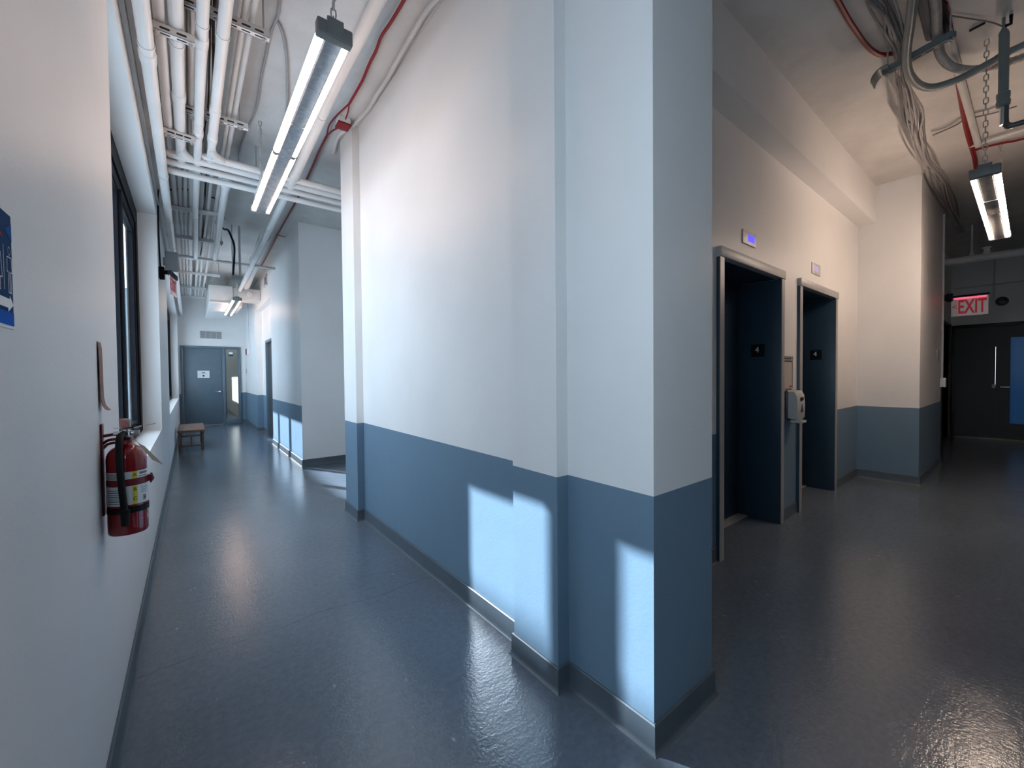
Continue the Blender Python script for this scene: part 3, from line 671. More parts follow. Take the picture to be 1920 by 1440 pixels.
def cable(name, pts, r, m, label, cat='cable', group=None, sm=6, seg=8):
    bm = B(); tube(bm, smooth(pts, sm), r, seg); return solo(name, bm, m, label, cat, group)
RC = [(1.041, 1.6, 3.535), (1.041, 2.214, 3.535), (1.038, 2.496, 3.535), (1.03, 2.654, 3.535), (1.044, 2.793, 3.535), (1.048, 2.928, 3.535), (1.064, 3.127, 3.535), (1.066, 3.309, 3.535), (1.066, 3.459, 3.535)]
cable('alarm_cable', RC, 0.010, M_REDCAB, 'red cable clipped to the corridor ceiling, running up to the red box')
cable('alarm_cable', [(1.066, 3.459, 3.535), (1.042, 3.596, 3.535), (1.02, 3.738, 3.535), (1.013, 3.866, 3.535), (1.029, 3.983, 3.535), (1.039, 4.06, 3.535)], 0.0065, M_REDCAB, 'thin red cable looping around the left side of the red box')
cable('alarm_cable', [(1.066, 3.462, 3.533), (1.085, 3.553, 3.53), (1.095, 3.662, 3.52)], 0.006, M_REDCAB, 'short red cable going into the near side of the red box')
cable('alarm_cable', [(1.085, 3.815, 3.52), (1.053, 3.934, 3.53), (1.038, 4.05, 3.535)], 0.006, M_REDCAB, 'short red cable leaving the far side of the red box')
cable('alarm_cable', [(1.039, 4.06, 3.535), (1.045, 4.324, 3.535), (1.071, 4.9, 3.535), (1.097, 5.596, 3.535), (1.104, 6.141, 3.535), (1.118, 7.057, 3.535), (1.133, 7.658, 3.535), (1.147, 8.21, 3.535), (1.161, 9.108, 3.535), (1.167, 9.68, 3.535)], 0.0105, M_REDCAB, 'red cable continuing past the red box to the corridor end')
cable('alarm_cable', [(1.10, 7.306, 3.54), (1.176, 7.339, 3.54), (1.238, 7.355, 3.54)], 0.006, M_REDCAB, 'tiny red cable branch far down the corridor ceiling')
t = thing('junction_box', 'red junction box on the corridor ceiling above the far pilaster', 'electrical box', (1.095, 3.735, 3.49))
bm = B(); box(bm, 1.045, 1.145, 3.685, 3.79, 3.505, CEIL, .004); part('box_body', bm, M_WHITEPL, t)
bm = B(); box(bm, 1.041, 1.149, 3.681, 3.794, 3.488, 3.505, .003); part('cover', bm, M_REDCAB, t)
CW = [(1.205, 1.6, 3.535), (1.205, 2.088, 3.535), (1.179, 2.302, 3.535), (1.184, 2.504, 3.535), (1.193, 2.738, 3.535), (1.207, 3.052, 3.535), (1.206, 3.24, 3.535), (1.211, 3.441, 3.535), (1.194, 3.633, 3.535), (1.178, 3.744, 3.53), (1.15, 3.851, 3.53), (1.125, 3.959, 3.53), (1.138, 4.115, 3.535), (1.17, 4.316, 3.535)]
cable('cable', CW, 0.014, M_PIPE2, 'thick off-white cable at the top of the long wall, passing the red box')
cable('cable', [(x + .016 * (1 if i < 8 else 0), y, z + .008) for i, (x, y, z) in enumerate(CW[:10])], 0.008, M_PIPE2, 'thinner off-white cable tucked behind the thick one at the wall top')
CA = [(0.45, 2.2, 3.545), (0.464, 2.771, 3.545), (0.472, 2.878, 3.545), (0.467, 2.963, 3.545), (0.458, 3.091, 3.545), (0.461, 3.432, 3.545), (0.464, 3.603, 3.545), (0.476, 3.863, 3.545), (0.473, 4.111, 3.545), (0.444, 4.461, 3.545), (0.432, 4.814, 3.545), (0.439, 5.071, 3.545)]
cable('cable', CA, 0.008, M_GREYCAB, 'grey cable snaking along the ceiling between the conduits and the near lamps')
cable('cable', [(0.467, 2.95, 3.545), (0.498, 2.989, 3.545), (0.541, 3.109, 3.545), (0.593, 3.33, 3.545), (0.672, 3.803, 3.545), (0.70, 4.1, 3.545)], 0.009, M_GREYCAB, 'ribbed grey cable arching off towards the near lamps')
for k in range(9):
    x0 = 0.13 + 0.011 * k; pts = [(x0 + random.uniform(-.018, .018), yy, 3.325 + random.uniform(0, .04)) for yy in (1.6, 2.3, 2.75, 3.2, 3.84, 4.5, 5.2, 6.1, 7.3, 8.5)]
    cable('cable', pts, 0.005 + .002 * (k % 2), M_GREYCAB if k % 3 else M_RUBBER, ('loose thin grey cable in the bundle lying between the corridor conduits' if k % 3 else 'loose thin black cable in the bundle lying between the corridor conduits'), 'cable', ('grey cables on the corridor struts' if k % 3 else 'black cables on the corridor struts'), 4, 6)
cable('cable', [(-0.10, 6.2, 3.50), (-0.19, 6.12, 3.47), (-0.214, 5.9, 3.40), (-0.219, 5.62, 3.22), (-0.219, 5.52, 2.99), (-0.219, 5.51, 2.77), (-0.219, 5.6, 2.577), (-0.219, 5.70, 2.47)], 0.008, M_RUBBER, 'black cable dropping down the window wall to the exit sign')
cable('cable', [(0.335, 6.4, 3.243), (0.40, 6.7, 3.30), (0.46, 6.92, 3.36), (0.50, 7.0, 3.30), (0.535, 7.03, 3.187), (0.535, 7.10, 2.997), (0.53, 7.26, 2.812)], 0.014, M_RUBBER, 'black cable hanging down to the grey box mid corridor')
cable('cable', [(-0.12, 5.8, 3.36), (0.02, 5.75, 3.38), (0.15, 5.8, 3.37), (0.27, 5.9, 3.40), (0.31, 6.2, 3.45)], 0.008, M_RUBBER, 'black cable lying crosswise over the conduits beyond the cross pipes')
t = thing('junction_box', 'grey box hung from rods at the end of the black cable', 'electrical box', (0.575, 7.3, 2.74))
bm = B(); box(bm, 0.515, 0.635, 7.24, 7.36, 2.74, 2.80, .005); box(bm, 0.51, 0.64, 7.23, 7.37, 2.80, 2.815, .003); part('box_body', bm, M_BOXGREY, t)
for xx in (0.53, 0.62):
    bm = B(); tube(bm, [(xx, 7.3, 2.81), (xx, 7.3, CEIL)], .008 if xx < .6 else .016, 8); part('hanger_rod', bm, M_PIPE2, t)
bm = B(); box(bm, -0.212, -0.085, 6.60, 6.64, 2.64, 2.88, .004); box(bm, -0.229, -0.212, 6.61, 6.63, 2.7, 2.8); solo('pull_box', bm, M_BOXGREY, 'flat grey box on the window wall behind the exit sign', 'electrical box')
# far duct work
t = thing('air_duct', 'pale boxy air duct crossing below the far corridor ceiling', 'duct', (0.8, 10.9, 2.6))
bm = B(); box(bm, 0.76, 1.277, 10.62, 11.15, 3.02, 3.26, .02, 3); part('cross_duct', bm, M_DUCT, t)
bm = B(); box(bm, 0.335, 0.80, 10.46, 10.52, 2.865, 2.905, .012, 3); part('drip_edge', bm, M_DUCT, t)
bm = B(); box(bm, 0.345, 0.755, 10.5, 13.5, 2.875, 3.25, .02, 3); part('main_duct', bm, M_DUCT, t)
bm = B(); box(bm, 0.76, 0.98, 11.16, 12.4, 2.93, 3.20, .02); part('fan_casing', bm, M_DUCT, t)
bm = B(); lathe(bm, [(.06, 0), (.06, .05), (.05, .07)], 0, 0, 20); bmesh.ops.rotate(bm, verts=bm.verts[:], matrix=Matrix.Rotation(math.radians(90), 3, 'X')); bmesh.ops.translate(bm, verts=bm.verts[:], vec=(1.06, 10.625, 3.14)); part('inlet_collar', bm, M_DUCT, t)

def grille(label, lo, hi, normal, cols, rows=9):
    """louvred grille on a wall: lo/hi corners, cols of slats"""
    c = ((lo[0] + hi[0]) / 2, (lo[1] + hi[1]) / 2, lo[2]); t = thing('vent_grille', label, 'vent', c)
    bm = B(); bs = B()
    if normal == '-y':
        wdt = (hi[0] - lo[0]); y = lo[1]
        for i in range(cols + 1):
            x = lo[0] + wdt * i / cols; box(bm, x - .007, x + .007, y - .014, y, lo[2], hi[2])
        box(bm, lo[0], hi[0], y - .014, y, lo[2] - .012, lo[2]); box(bm, lo[0], hi[0], y - .014, y, hi[2], hi[2] + .012); box(bm, lo[0], hi[0], y - .002, y - .0005, lo[2], hi[2])
        for i in range(cols):
            x0 = lo[0] + wdt * i / cols + .007; x1 = lo[0] + wdt * (i + 1) / cols - .007
            for k in range(rows):
                z = lo[2] + (hi[2] - lo[2]) * (k + .5) / rows; box(bs, x0, x1, y - .011, y - .004, z - .006, z + .003)
    else:
        x = lo[0]; wdt = hi[1] - lo[1]
        box(bm, x - .014, x - .0005, lo[1], lo[1] + .03, lo[2], hi[2]); box(bm, x - .014, x - .0005, hi[1] - .03, hi[1], lo[2], hi[2]); box(bm, x - .014, x - .0005, lo[1], hi[1], hi[2] - .03, hi[2]); box(bm, x - .014, x - .0005, lo[1], hi[1], lo[2], lo[2] + .03)
        box(bm, x - .002, x - .0005, lo[1], hi[1], lo[2], hi[2])
        for k in range(rows):
            z = lo[2] + .03 + (hi[2] - lo[2] - .06) * (k + .5) / rows; box(bs, x - .012, x - .004, lo[1] + .03, hi[1] - .03, z - .006, z + .003)
    part('frame', bm, M_PIPE2, t); part('louvres', bs, M_LEADGREY, t)
grille('grey four-panel air grille over the grey door', (0.25, 14.2, 2.42), (0.73, 14.2, 2.61), '-y', 4)
grille('small dark grille high on the right wall by the duct', (1.278, 9.62, 3.20), (1.278, 9.98, 3.42), '-x', 1, 6)

# exit sign on the window wall, seen nearly edge on
t = thing('exit_sign', 'red exit sign on a black bracket off the window wall, nearly edge on', 'exit sign', (-0.225, 5.66, 2.2))
bm = B(); box(bm, -0.2295, -0.185, 5.62, 5.73, 2.36, 2.48, .006); tube(bm, smooth([(-0.19, 5.675, 2.43), (-0.165, 5.66, 2.43), (-0.135, 5.65, 2.415)]), 0.022, 10); part('bracket', bm, M_BLACK, t)
a = Vector((-0.145, 5.50, 2.19)); b = Vector((-0.098, 5.80, 2.19)); d = (b - a).normalized(); nn = Vector((d.y, -d.x, 0))
bm = B(); prism(bm, [(0, 0), (.303, 0), (.303, .19), (0, .19)], a, d, (0, 0, 1), 0.006); part('acrylic_panel', bm, mat('pale_pink_acrylic', (0.62, 0.30, 0.31), 0.2, vary=0.03), t)
bm = B(); prism(bm, [(-.005, .19), (.308, .19), (.308, .235), (-.005, .235)], a - nn * .012, d, (0, 0, 1), 0.03); part('lamp_housing', bm, M_BLACK, t)
letters('lettering', 'EXIT', 0.17, a + d * .15 + nn * .0075 + Vector((0, 0, .095)), d, (0, 0, 1), M_EXITRED, t, sx=.8)

# ------------------------------------------------------------------ left wall: sign, strip, extinguisher
t = thing('restroom_sign', 'blue wall sign with white person outline and arrow on the left wall', 'sign', (XL, 0.91, 1.394))
sy0, sy1, sz0, sz1 = 0.755, 1.052, 1.394, 1.582
def ybox(bm, x, y0, y1, z0, z1, th=0.0008): box(bm, x, x + th, y0, y1, z0, z1)
bm = B(); box(bm, XL + .0002, XL + .0016, sy0, sy1, sz0, sz1); part('sign_panel', bm, M_WHITEPL, t)
bm = B(); ybox(bm, XL + .0017, sy0 + .004, sy1 - .003, sz0 + .005, sz1 - .002, .0004); part('sign_field', bm, M_SIGNBLUE, t)
bm = B(); ybox(bm, XL + .0022, sy0 + .004, sy1 - .003, sz0 + .005, sz0 + .026, .0003); part('bottom_band', bm, M_SIGNBRIGHT, t)
def ypoly(bm, x, pts, th=.0003):
    A = [bm.verts.new((x, p, q)) for p, q in pts]; D = [bm.verts.new((x + th, p, q)) for p, q in pts]
    bm.faces.new(A); bm.faces.new(D[::-1]); n = len(pts)
    for i in range(n): bm.faces.new((A[i], A[(i + 1) % n], D[(i + 1) % n], D[i]))
bm = B(); ypoly(bm, XL + .0022, [(1.049, 1.567), (1.049, 1.538), (1.016, 1.552)]); part('mid_blue_facet', bm, M_SIGNMID, t); bm = B(); ypoly(bm, XL + .0022, [(0.90, 1.575), (0.97, 1.540), (0.90, 1.54)]); part('mid_blue_facet', bm, M_SIGNMID, t)
bm = B(); ypoly(bm, XL + .0023, [(0.97, 1.556), (1.009, 1.537), (0.96, 1.537)]); part('orange_facet', bm, M_SIGNRED, t)
bm = B(); px, pz = 1.034, 1.52
def ystroke(bm, pts, r=.0008):
    for (p, q), (p2, q2) in zip(pts, pts[1:]):
        d = Vector((p2 - p, q2 - q)).normalized() * r; n = Vector((-d.y, d.x))
        ypoly(bm, XL + .0024, [(p - d.x + n.x, q - d.y + n.y), (p2 + d.x + n.x, q2 + d.y + n.y), (p2 + d.x - n.x, q2 + d.y - n.y), (p - d.x - n.x, q - d.y - n.y)], .0001)
ystroke(bm, [(px + .0065 * math.cos(2 * math.pi * k / 14), pz + .0065 * math.sin(2 * math.pi * k / 14)) for k in range(15)])
ystroke(bm, [(px - .010, 1.510), (px + .010, 1.510), (px + .012, 1.486), (px + .006, 1.486), (px + .006, 1.452), (px - .006, 1.452), (px - .006, 1.486), (px - .012, 1.486), (px - .010, 1.510)]); ystroke(bm, [(px, 1.486), (px, 1.452)])
ystroke(bm, [(1.008, 1.524), (1.008, 1.455)]); ystroke(bm, [(0.985 + .0065 * math.cos(2 * math.pi * k / 14), pz + .0065 * math.sin(2 * math.pi * k / 14)) for k in range(15)]); ystroke(bm, [(0.975, 1.510), (0.995, 1.510), (1.000, 1.472), (0.991, 1.472), (0.991, 1.452), (0.979, 1.452), (0.979, 1.472), (0.970, 1.472), (0.975, 1.510)])
part('person_outline', bm, M_WHITEPL, t)
bm = B(); ypoly(bm, XL + .0024, [(0.90, 1.4265), (1.022, 1.4265), (1.022, 1.4205), (1.047, 1.4335), (1.030, 1.4475), (1.030, 1.4415), (0.90, 1.4415)]); part('arrow', bm, M_WHITEPL, t)

# the curling strip above the extinguisher
bm = B()
S = [(0.0005, 1.43), (0.003, 1.41), (0.004, 1.36), (0.004, 1.30), (0.005, 1.25), (0.009, 1.225), (0.016, 1.212), (0.022, 1.209)]
rows = []
for dx, z in S:
    wv = random.uniform(-.002, .002); rows.append([bm.verts.new((XL + dx + tt, yy + wv, z)) for tt, yy in ((0, 1.835), (0, 1.90), (.0012, 1.90), (.0012, 1.835))])
for A, D in zip(rows, rows[1:]):
    for k in range(4): bm.faces.new((A[k], A[(k + 1) % 4], D[(k + 1) % 4], D[k]))
bm.faces.new(rows[0]); bm.faces.new(rows[-1][::-1])
solo('paper_strip', bm, M_RUST, 'faded red-brown paper strip curling off the wall above the extinguisher', 'notice')

# wall bracket and extinguisher
EX, EYY = -0.170, 1.86
t = thing('wall_bracket', 'dark red wall bracket holding the fire extinguisher', 'bracket', (XL, EYY, 0.86))
bm = B(); box(bm, XL + .0004, XL + .006, EYY - .016, EYY + .016, 0.868, 1.165, .002); tube(bm, smooth([(XL + .004, EYY, 1.10), (XL + .02, EYY - .012, 1.112), (EX - .016, EYY - .018, 1.114), (EX + .012, EYY - .020, 1.114)]), .0045, 8); tube(bm, smooth([(XL + .004, EYY, 1.085), (XL + .02, EYY + .014, 1.098), (EX + .012, EYY + .022, 1.10)]), .0045, 8); tube(bm, smooth([(XL + .004, EYY, 1.125), (XL + .02, EYY, 1.127), (EX - .02, EYY, 1.130)]), .005, 8); part('back_plate', bm, M_DKRED, t)
bm = B(); arc_band(bm, EX, EYY, .0512, .0018, 0.873, 0.893, -160, 160); part('strap', bm, M_RUBBER, t, 'black strap around the extinguisher')
bm = B(); arc_band(bm, EX, EYY, .0512, .0015, 0.965, 0.981, -160, 160); part('band_clamp', bm, M_DKRED, t)
bm = B(); box(bm, EX + .042, EX + .062, EYY - .012, EYY + .006, 0.963, 0.985, .002); tube(bm, [(EX + .058, EYY - .004, 0.958), (EX + .066, EYY - .012, 0.972), (EX + .060, EYY - .006, 0.99)], .003, 6); part('clamp_latch', bm, M_DKRED, t)
t = thing('fire_extinguisher', 'red fire extinguisher hanging on the left wall under the paper strip', 'fire extinguisher', (EX, EYY, 0.80))
bm = B(); lathe(bm, [(.044, 0.803), (.048, 0.802), (.0505, 0.808), (.0508, 0.83), (.0508, 1.045), (.0495, 1.058), (.045, 1.071), (.037, 1.081), (.026, 1.088), (.019, 1.092), (.0165, 1.098), (.0165, 1.113), (.014, 1.115)], EX, EYY, 40); cy = part('cylinder', bm, M_REDPAINT, t)
bm = B(); arc_band(bm, EX, EYY, .0509, .0006, 0.900, 0.962, -170, -8); arc_band(bm, EX, EYY, .0509, .0006, 0.984, 1.008, -170, -8); part('label', bm, M_LABEL, cy)
bm = B(); arc_band(bm, EX, EYY, .0516, .0004, 0.900, 0.962, -72, -58, 6); arc_band(bm, EX, EYY, .0516, .0004, 0.984, 1.008, -72, -58, 6); part('yellow_band', bm, M_YELLOW, cy)
bm = B()
for k in range(7):
    z = 0.906 + k * .0072; arc_band(bm, EX, EYY, .0516, .0003, z, z + .0022 + .001 * (k % 2), -150, -102 + (k % 3) * 4, 10)
    if k > 3: arc_band(bm, EX, EYY, .0516, .0003, z, z + .0016, -46, -20, 8)
for k in range(3): arc_band(bm, EX, EYY, .0516, .0003, 0.988 + .0062 * k, 0.9912 + .0062 * k, -150, -104, 10)
arc_band(bm, EX, EYY, .0516, .0003, 0.996, 1.003, -50, -18, 10); arc_band(bm, EX, EYY, .0516, .0003, 0.988, 0.9905, -52, -20, 10)
part('label_print', bm, M_LABELINK, cy)
bm = B()
for (a0, a1, z0, z1) in ((-38, -36, .908, .924), (-28, -26, .908, .924), (-38, -26, .908, .910), (-38, -26, .922, .924), (-34, -30, .912, .920)): arc_band(bm, EX, EYY, .0517, .0003, z0, z1, a0, a1, 4)
part('label_emblem', bm, M_INK, cy)
for ch, z in (('A', .996), ('B', .948), ('C', .918)):
    an = math.radians(-65); letters('lettering', ch, .016, (EX + .0521 * math.cos(an), EYY + .0521 * math.sin(an), z), (-math.sin(an), math.cos(an), 0), (0, 0, 1), M_INK, cy, extrude=.0003)
bm = B(); A = [bm.verts.new((EX + .0512 * math.cos(math.radians(q)), EYY + .0512 * math.sin(math.radians(q)), z)) for q, z in ((-42, .846), (-16, .858), (-16, .842))]; bm.faces.new(A); part('triangle_mark', bm, M_LABEL, cy)
bm = B(); lathe(bm, [(.0135, 1.113), (.0145, 1.117), (.0145, 1.135), (.012, 1.140), (.010, 1.150)], EX, EYY, 20); tube(bm, [(EX - .03, EYY, 1.130), (EX + .022, EYY, 1.130)], .0075, 10); v = part('valve', bm, M_CHROME, t)
bm = B(); box(bm, EX - .014, EX + .012, EYY - .014, EYY + .014, 1.142, 1.178, .006, 3); part('lever_cover', bm, M_BEIGE, v)
bm = B(); box(bm, EX - .03, EX - .002, EYY - .004, EYY + .004, 1.146, 1.150, .001); tube(bm, smooth([(EX, EYY, 1.139), (EX + .035, EYY - .006, 1.150), (EX + .075, EYY - .012, 1.158)]), .0025, 6); part('handle', bm, M_CHROME, v)
bm = B(); lathe(bm, [(.011, 0), (.012, .002), (.012, .012), (.010, .014)], 0, 0, 18); bmesh.ops.rotate(bm, verts=bm.verts[:], matrix=Matrix.Rotation(math.radians(90), 3, 'Y')); bmesh.ops.translate(bm, verts=bm.verts[:], vec=(EX + .020, EYY - .002, 1.130)); part('gauge', bm, M_STEEL, v)
bm = B(); tube(bm, [Vector((EX + .030 + .013 * math.cos(2 * math.pi * k / 16), EYY - .02, 1.150 + .009 * math.sin(2 * math.pi * k / 16))) for k in range(17)], .0013, 6, caps=False); tube(bm, [(EX + .017, EYY - .02, 1.15), (EX - .006, EYY - .016, 1.148)], .0013, 6); part('pull_pin', bm, M_BLACK, v)
bm = B(); vs = [(EX + .002, EYY - .018, 1.150), (EX - .016, EYY - .017, 1.178), (EX - .011, EYY - .017, 1.182), (EX + .010, EYY - .018, 1.154)]
A = [bm.verts.new(q) for q in vs]; D = [bm.verts.new((q[0], q[1] - .0012, q[2])) for q in vs]; bm.faces.new(A); bm.faces.new(D[::-1])
for k in range(4): bm.faces.new((A[k], A[(k + 1) % 4], D[(k + 1) % 4], D[k]))
part('tamper_seal', bm, M_PINK, v)
bm = B(); tube(bm, smooth([(EX - .004, EYY - .012, 1.130), (EX - .010, EYY - .040, 1.125), (EX - .012, EYY - .0565, 1.105), (EX - .012, EYY - .0615, 1.05), (EX - .008, EYY - .0625, 0.96), (EX - .003, EYY - .0625, 0.885)]), .0092, 14); h = part('hose', bm, M_RUBBER, t)
bm = B(); lathe(bm, [(.0085, 0.838), (.0105, 0.84), (.0115, 0.87), (.0115, 0.880), (.0125, 0.882), (.0125, 0.889), (.010, 0.891)], EX - .002, EYY - .0625, 16); part('nozzle', bm, M_RUBBER, h)
bm = B(); A = [(EX + .030, EYY - .03, 1.098), (EX + .047, EYY - .034, 1.086), (EX + .094, EYY - .042, 1.018), (EX + .066, EYY - .040, 1.038)]
bm2 = [bm.verts.new(q) for q in A]; D = [bm.verts.new((q[0], q[1] + .0008, q[2])) for q in A]; bm.faces.new(bm2); bm.faces.new(D[::-1])
for k in range(4): bm.faces.new((bm2[k], bm2[(k + 1) % 4], D[(k + 1) % 4], D[k]))
tube(bm, smooth([(EX + .014, EYY - .012, 1.118), (EX + .025, EYY - .024, 1.106), (EX + .034, EYY - .031, 1.094)]), .0009, 6)
part('inspection_tag', bm, M_TAG, t)

# ------------------------------------------------------------------ bench, paper, alarm at the corridor end
t = thing('bench', 'low brown wooden bench against the window wall at the corridor end', 'bench', (0.0, 9.95, 0))
bm = B(); box(bm, -0.195, 0.20, 9.28, 10.62, 0.345, 0.385, .006); part('seat', bm, M_WOOD, t)
for lx in (-0.165, 0.165):
    for ly in (9.36, 10.52): bm = B(); box(bm, lx - .018, lx + .018, ly - .018, ly + .018, 0, 0.344, .003); part('leg', bm, M_WOOD, t)
bm = B(); box(bm, -0.147, 0.147, 9.35, 9.37, 0.255, 0.285, .002); part('stretcher', bm, M_WOOD, t)
bm = B(); box(bm, -0.147, 0.147, 10.51, 10.53, 0.255, 0.285, .002); part('stretcher', bm, M_WOOD, t)
bm = B(); box(bm, -0.147, 0.147, 9.35, 9.37, 0.08, 0.105, .002); box(bm, -0.012, 0.012, 9.352, 9.368, 0.105, 0.254, .002); part('lower_rail', bm, M_WOOD, t)

t = thing('door_notice', 'white paper notice taped to the grey door', 'notice', (0.30, 14.199, 1.31))
bm = B(); box(bm, 0.17, 0.436, 14.1975, 14.1992, 1.315, 1.518); part('paper', bm, M_PAPER, t)
bm = B(); box(bm, 0.27, 0.335, 14.1967, 14.1974, 1.452, 1.472)
for k in range(7): box(bm, 0.205 + .028 * k, 0.205 + .028 * k + .022, 14.1967, 14.1974, 1.428, 1.434)
A = [(0.303 + .026 * math.cos(2 * math.pi * k / 18), 1.378 + .024 * math.sin(2 * math.pi * k / 18)) for k in range(18)]; prism(bm, A, (0, 14.1974, 0), (1, 0, 0), (0, 0, 1), .0007); part('printing', bm, M_INK, t)
t = thing('glass_sticker', 'small white and black sticker high on the sidelight glass', 'sticker', (0.94, 14.234, 1.93))
bm = B(); box(bm, 0.895, 0.985, 14.2335, 14.2347, 1.99, 2.05); part('white_part', bm, M_PAPER, t)
bm = B(); box(bm, 0.885, 0.995, 14.2335, 14.2347, 1.94, 1.985); part('dark_part', bm, M_INK, t)
t = thing('fire_alarm', 'red and white fire alarm strobe on the right wall near the end', 'fire alarm', (1.25, 13.2, 1.95))
bm = B(); box(bm, 1.225, 1.2776, 12.98, 13.14, 1.93, 2.09, .006); part('back_box', bm, M_WHITEPL, t)
bm = B(); box(bm, 1.215, 1.2776, 13.15, 13.33, 1.94, 2.10, .008); part('strobe', bm, M_REDCAB, t)
bm = B(); tube(bm, smooth([(1.262, 13.06, 2.09), (1.262, 13.06, 3.30), (1.262, 13.0, 3.42), (1.25, 12.7, 3.50)], 5), .012, 8); solo('conduit', bm, M_PIPE, 'thin white conduit dropping down the right wall to the fire alarm', 'conduit')
bm = B(); box(bm, 1.265, 1.2776, 13.75, 13.87, 1.42, 1.56, .003); solo('wall_switch', bm, M_STEEL, 'small grey switch plate in the far right corner by the grey door', 'switch')
bm = B(); tube(bm, [(2.2, 4.9, 3.46), (2.2, 6.55, 3.46)], .014, 8); tube(bm, [(2.2, 4.9, 3.46), (2.2, 4.9, CEIL)], .008, 8); solo('conduit', bm, M_PIPE2, 'thin white conduit under the alcove ceiling', 'conduit')

# ------------------------------------------------------------------ elevator wall fittings
def number_plate(label, xf, yc):
    t = thing('floor_number_sign', label, 'sign', (xf, yc, 1.455), 0, 'black floor number plates')
    bm = B(); box(bm, xf - .0025, xf - .0003, yc - .055, yc + .055, 1.455, 1.565, .0008); part('plate', bm, M_BLACK, t)
    letters('lettering', '4', .072, (xf - .0032, yc + .005, 1.517), (0, -1, 0), (0, 0, 1), M_WHITEPL, t, extrude=.0005, sx=.95)
number_plate('black plate with a white 4 on the right jamb of the nearer elevator', 3.993, 1.515)
number_plate('black plate with a white 4 on the right jamb of the farther elevator', 5.563, 1.510)

def indicator(label, x0, x1, z0, z1, sx0, sx1, lcd, tip):
    t = thing('floor_indicator', label, 'floor indicator', ((x0 + x1) / 2, EY, z0), 0, 'floor indicators above the elevators')
    bm = B(); box(bm, x0, x1, EY - tip, EY - .0004, z0, z1, .002); p = part('face_plate', bm, M_STEEL, t)
    bm = B(); zc = (z0 + z1) / 2; box(bm, sx0, sx1, EY - tip - .0012, EY - tip + .0005, zc - .026, zc + .026); part('display', bm, lcd, p, 'lit display window')
    bm = B()
    for sgn in (0, 1): tube(bm, [(x0 + .012, EY - tip - .0012, zc), (x0 + .012, EY - tip + .001, zc)], .004, 8)
    part('screw', bm, M_LEADGREY, p)
indicator('steel floor indicator with bright blue display above the nearer elevator', 3.268, 3.50, 2.288, 2.39, 3.352, 3.468, M_LCD, .010)
indicator('steel floor indicator with dim violet display above the farther elevator', 4.83, 5.085, 2.29, 2.40, 4.891, 5.015, M_LCD2, .008)

t = thing('framed_notice', 'narrow framed notice with clear cover on the wall between the elevators', 'notice', (4.19, EY, 1.165))
bm = B(); x0, x1, z0, z1 = 4.07, 4.315, 1.168, 1.46
for q in ((x0, x0 + .008, z0, z1), (x1 - .008, x1, z0, z1), (x0, x1, z0, z0 + .008), (x0, x1, z1 - .008, z1)): box(bm, q[0], q[1], EY - .010, EY - .0004, q[2], q[3])
part('frame', bm, M_STEEL, t)
bm = B(); box(bm, x0 + .008, x1 - .008, EY - .004, EY - .0006, z0 + .008, z1 - .008); part('paper', bm, mat('buff_notice_paper', (0.45, 0.40, 0.37), 0.6, vary=0.06), t)
bm = B(); box(bm, x0 + .03, x1 - .03, EY - .0045, EY - .004, z1 - .030, z1 - .018); box(bm, x0 + .012, x1 - .012, EY - .0045, EY - .004, z1 - .052, z1 - .040); part('printing', bm, M_INK, t)
bm = B(); box(bm, x1 - .07, x1 - .02, EY - .0045, EY - .004, z0 + .012, z0 + .026); part('red_mark', bm, M_REDCAB, t)

t = thing('call_panel', 'narrow dark call button panel beside the nearer elevator frame', 'call panel', (4.085, EY, 0.95))
bm = B(); box(bm, 4.064, 4.11, EY - .009, EY - .0004, 0.95, 1.165, .002); p = part('face_plate', bm, M_DKPLASTIC, t)
for z in (1.02, 1.09):
    bm = B(); lathe(bm, [(.012, 0), (.012, .004), (.010, .005)], 0, 0, 16); bmesh.ops.rotate(bm, verts=bm.verts[:], matrix=Matrix.Rotation(math.radians(90), 3, 'X')); bmesh.ops.translate(bm, verts=bm.verts[:], vec=(4.087, EY - .009, z)); part('button', bm, M_CHROME, p)

t = thing('soap_dispenser', 'pale grey hand sanitizer dispenser on the wall between the elevators', 'dispenser', (4.25, EY, 0.885))
bm = B(); box(bm, 4.13, 4.33, EY - .030, EY - .0004, 0.89, 1.155, .012, 3); part('back_housing', bm, M_DKPLASTIC, t)
bm = B(); sec = [(.030, 0.905), (.088, 0.895), (.104, 0.92), (.106, 1.03), (.100, 1.11), (.080, 1.148), (.030, 1.152)]
A = []
for x, k in ((4.133, .93), (4.15, 1.0), (4.31, 1.0), (4.327, .93)): A.append([bm.verts.new((x, EY - .029 - (d - .030) * k, 1.02 + (z - 1.02) * (k + .02))) for d, z in sec])
for P, Q in zip(A, A[1:]):
    for i in range(len(sec)): bm.faces.new((P[i], Q[i], Q[(i + 1) % len(sec)], P[(i + 1) % len(sec)]))
bm.faces.new(A[0]); bm.faces.new(A[-1][::-1]); fc = part('front_cover', bm, M_PLASTIC, t)
bm = B(); box(bm, 4.195, 4.265, EY - .1085, EY - .1050, 1.065, 1.095, .0015); part('badge', bm, M_INK, fc)
bm = B(); prism(bm, [(4.20, .965), (4.265, .965), (4.2325, 1.035)], (0, EY - .1040, 0), (1, 0, 0), (0, 0, 1), .004); part('view_window', bm, M_DKPLASTIC, fc)
bm = B(); box(bm, 4.17, 4.29, EY - .125, EY - .03, 0.868, 0.892, .008); part('push_bar', bm, M_PLASTIC, t)

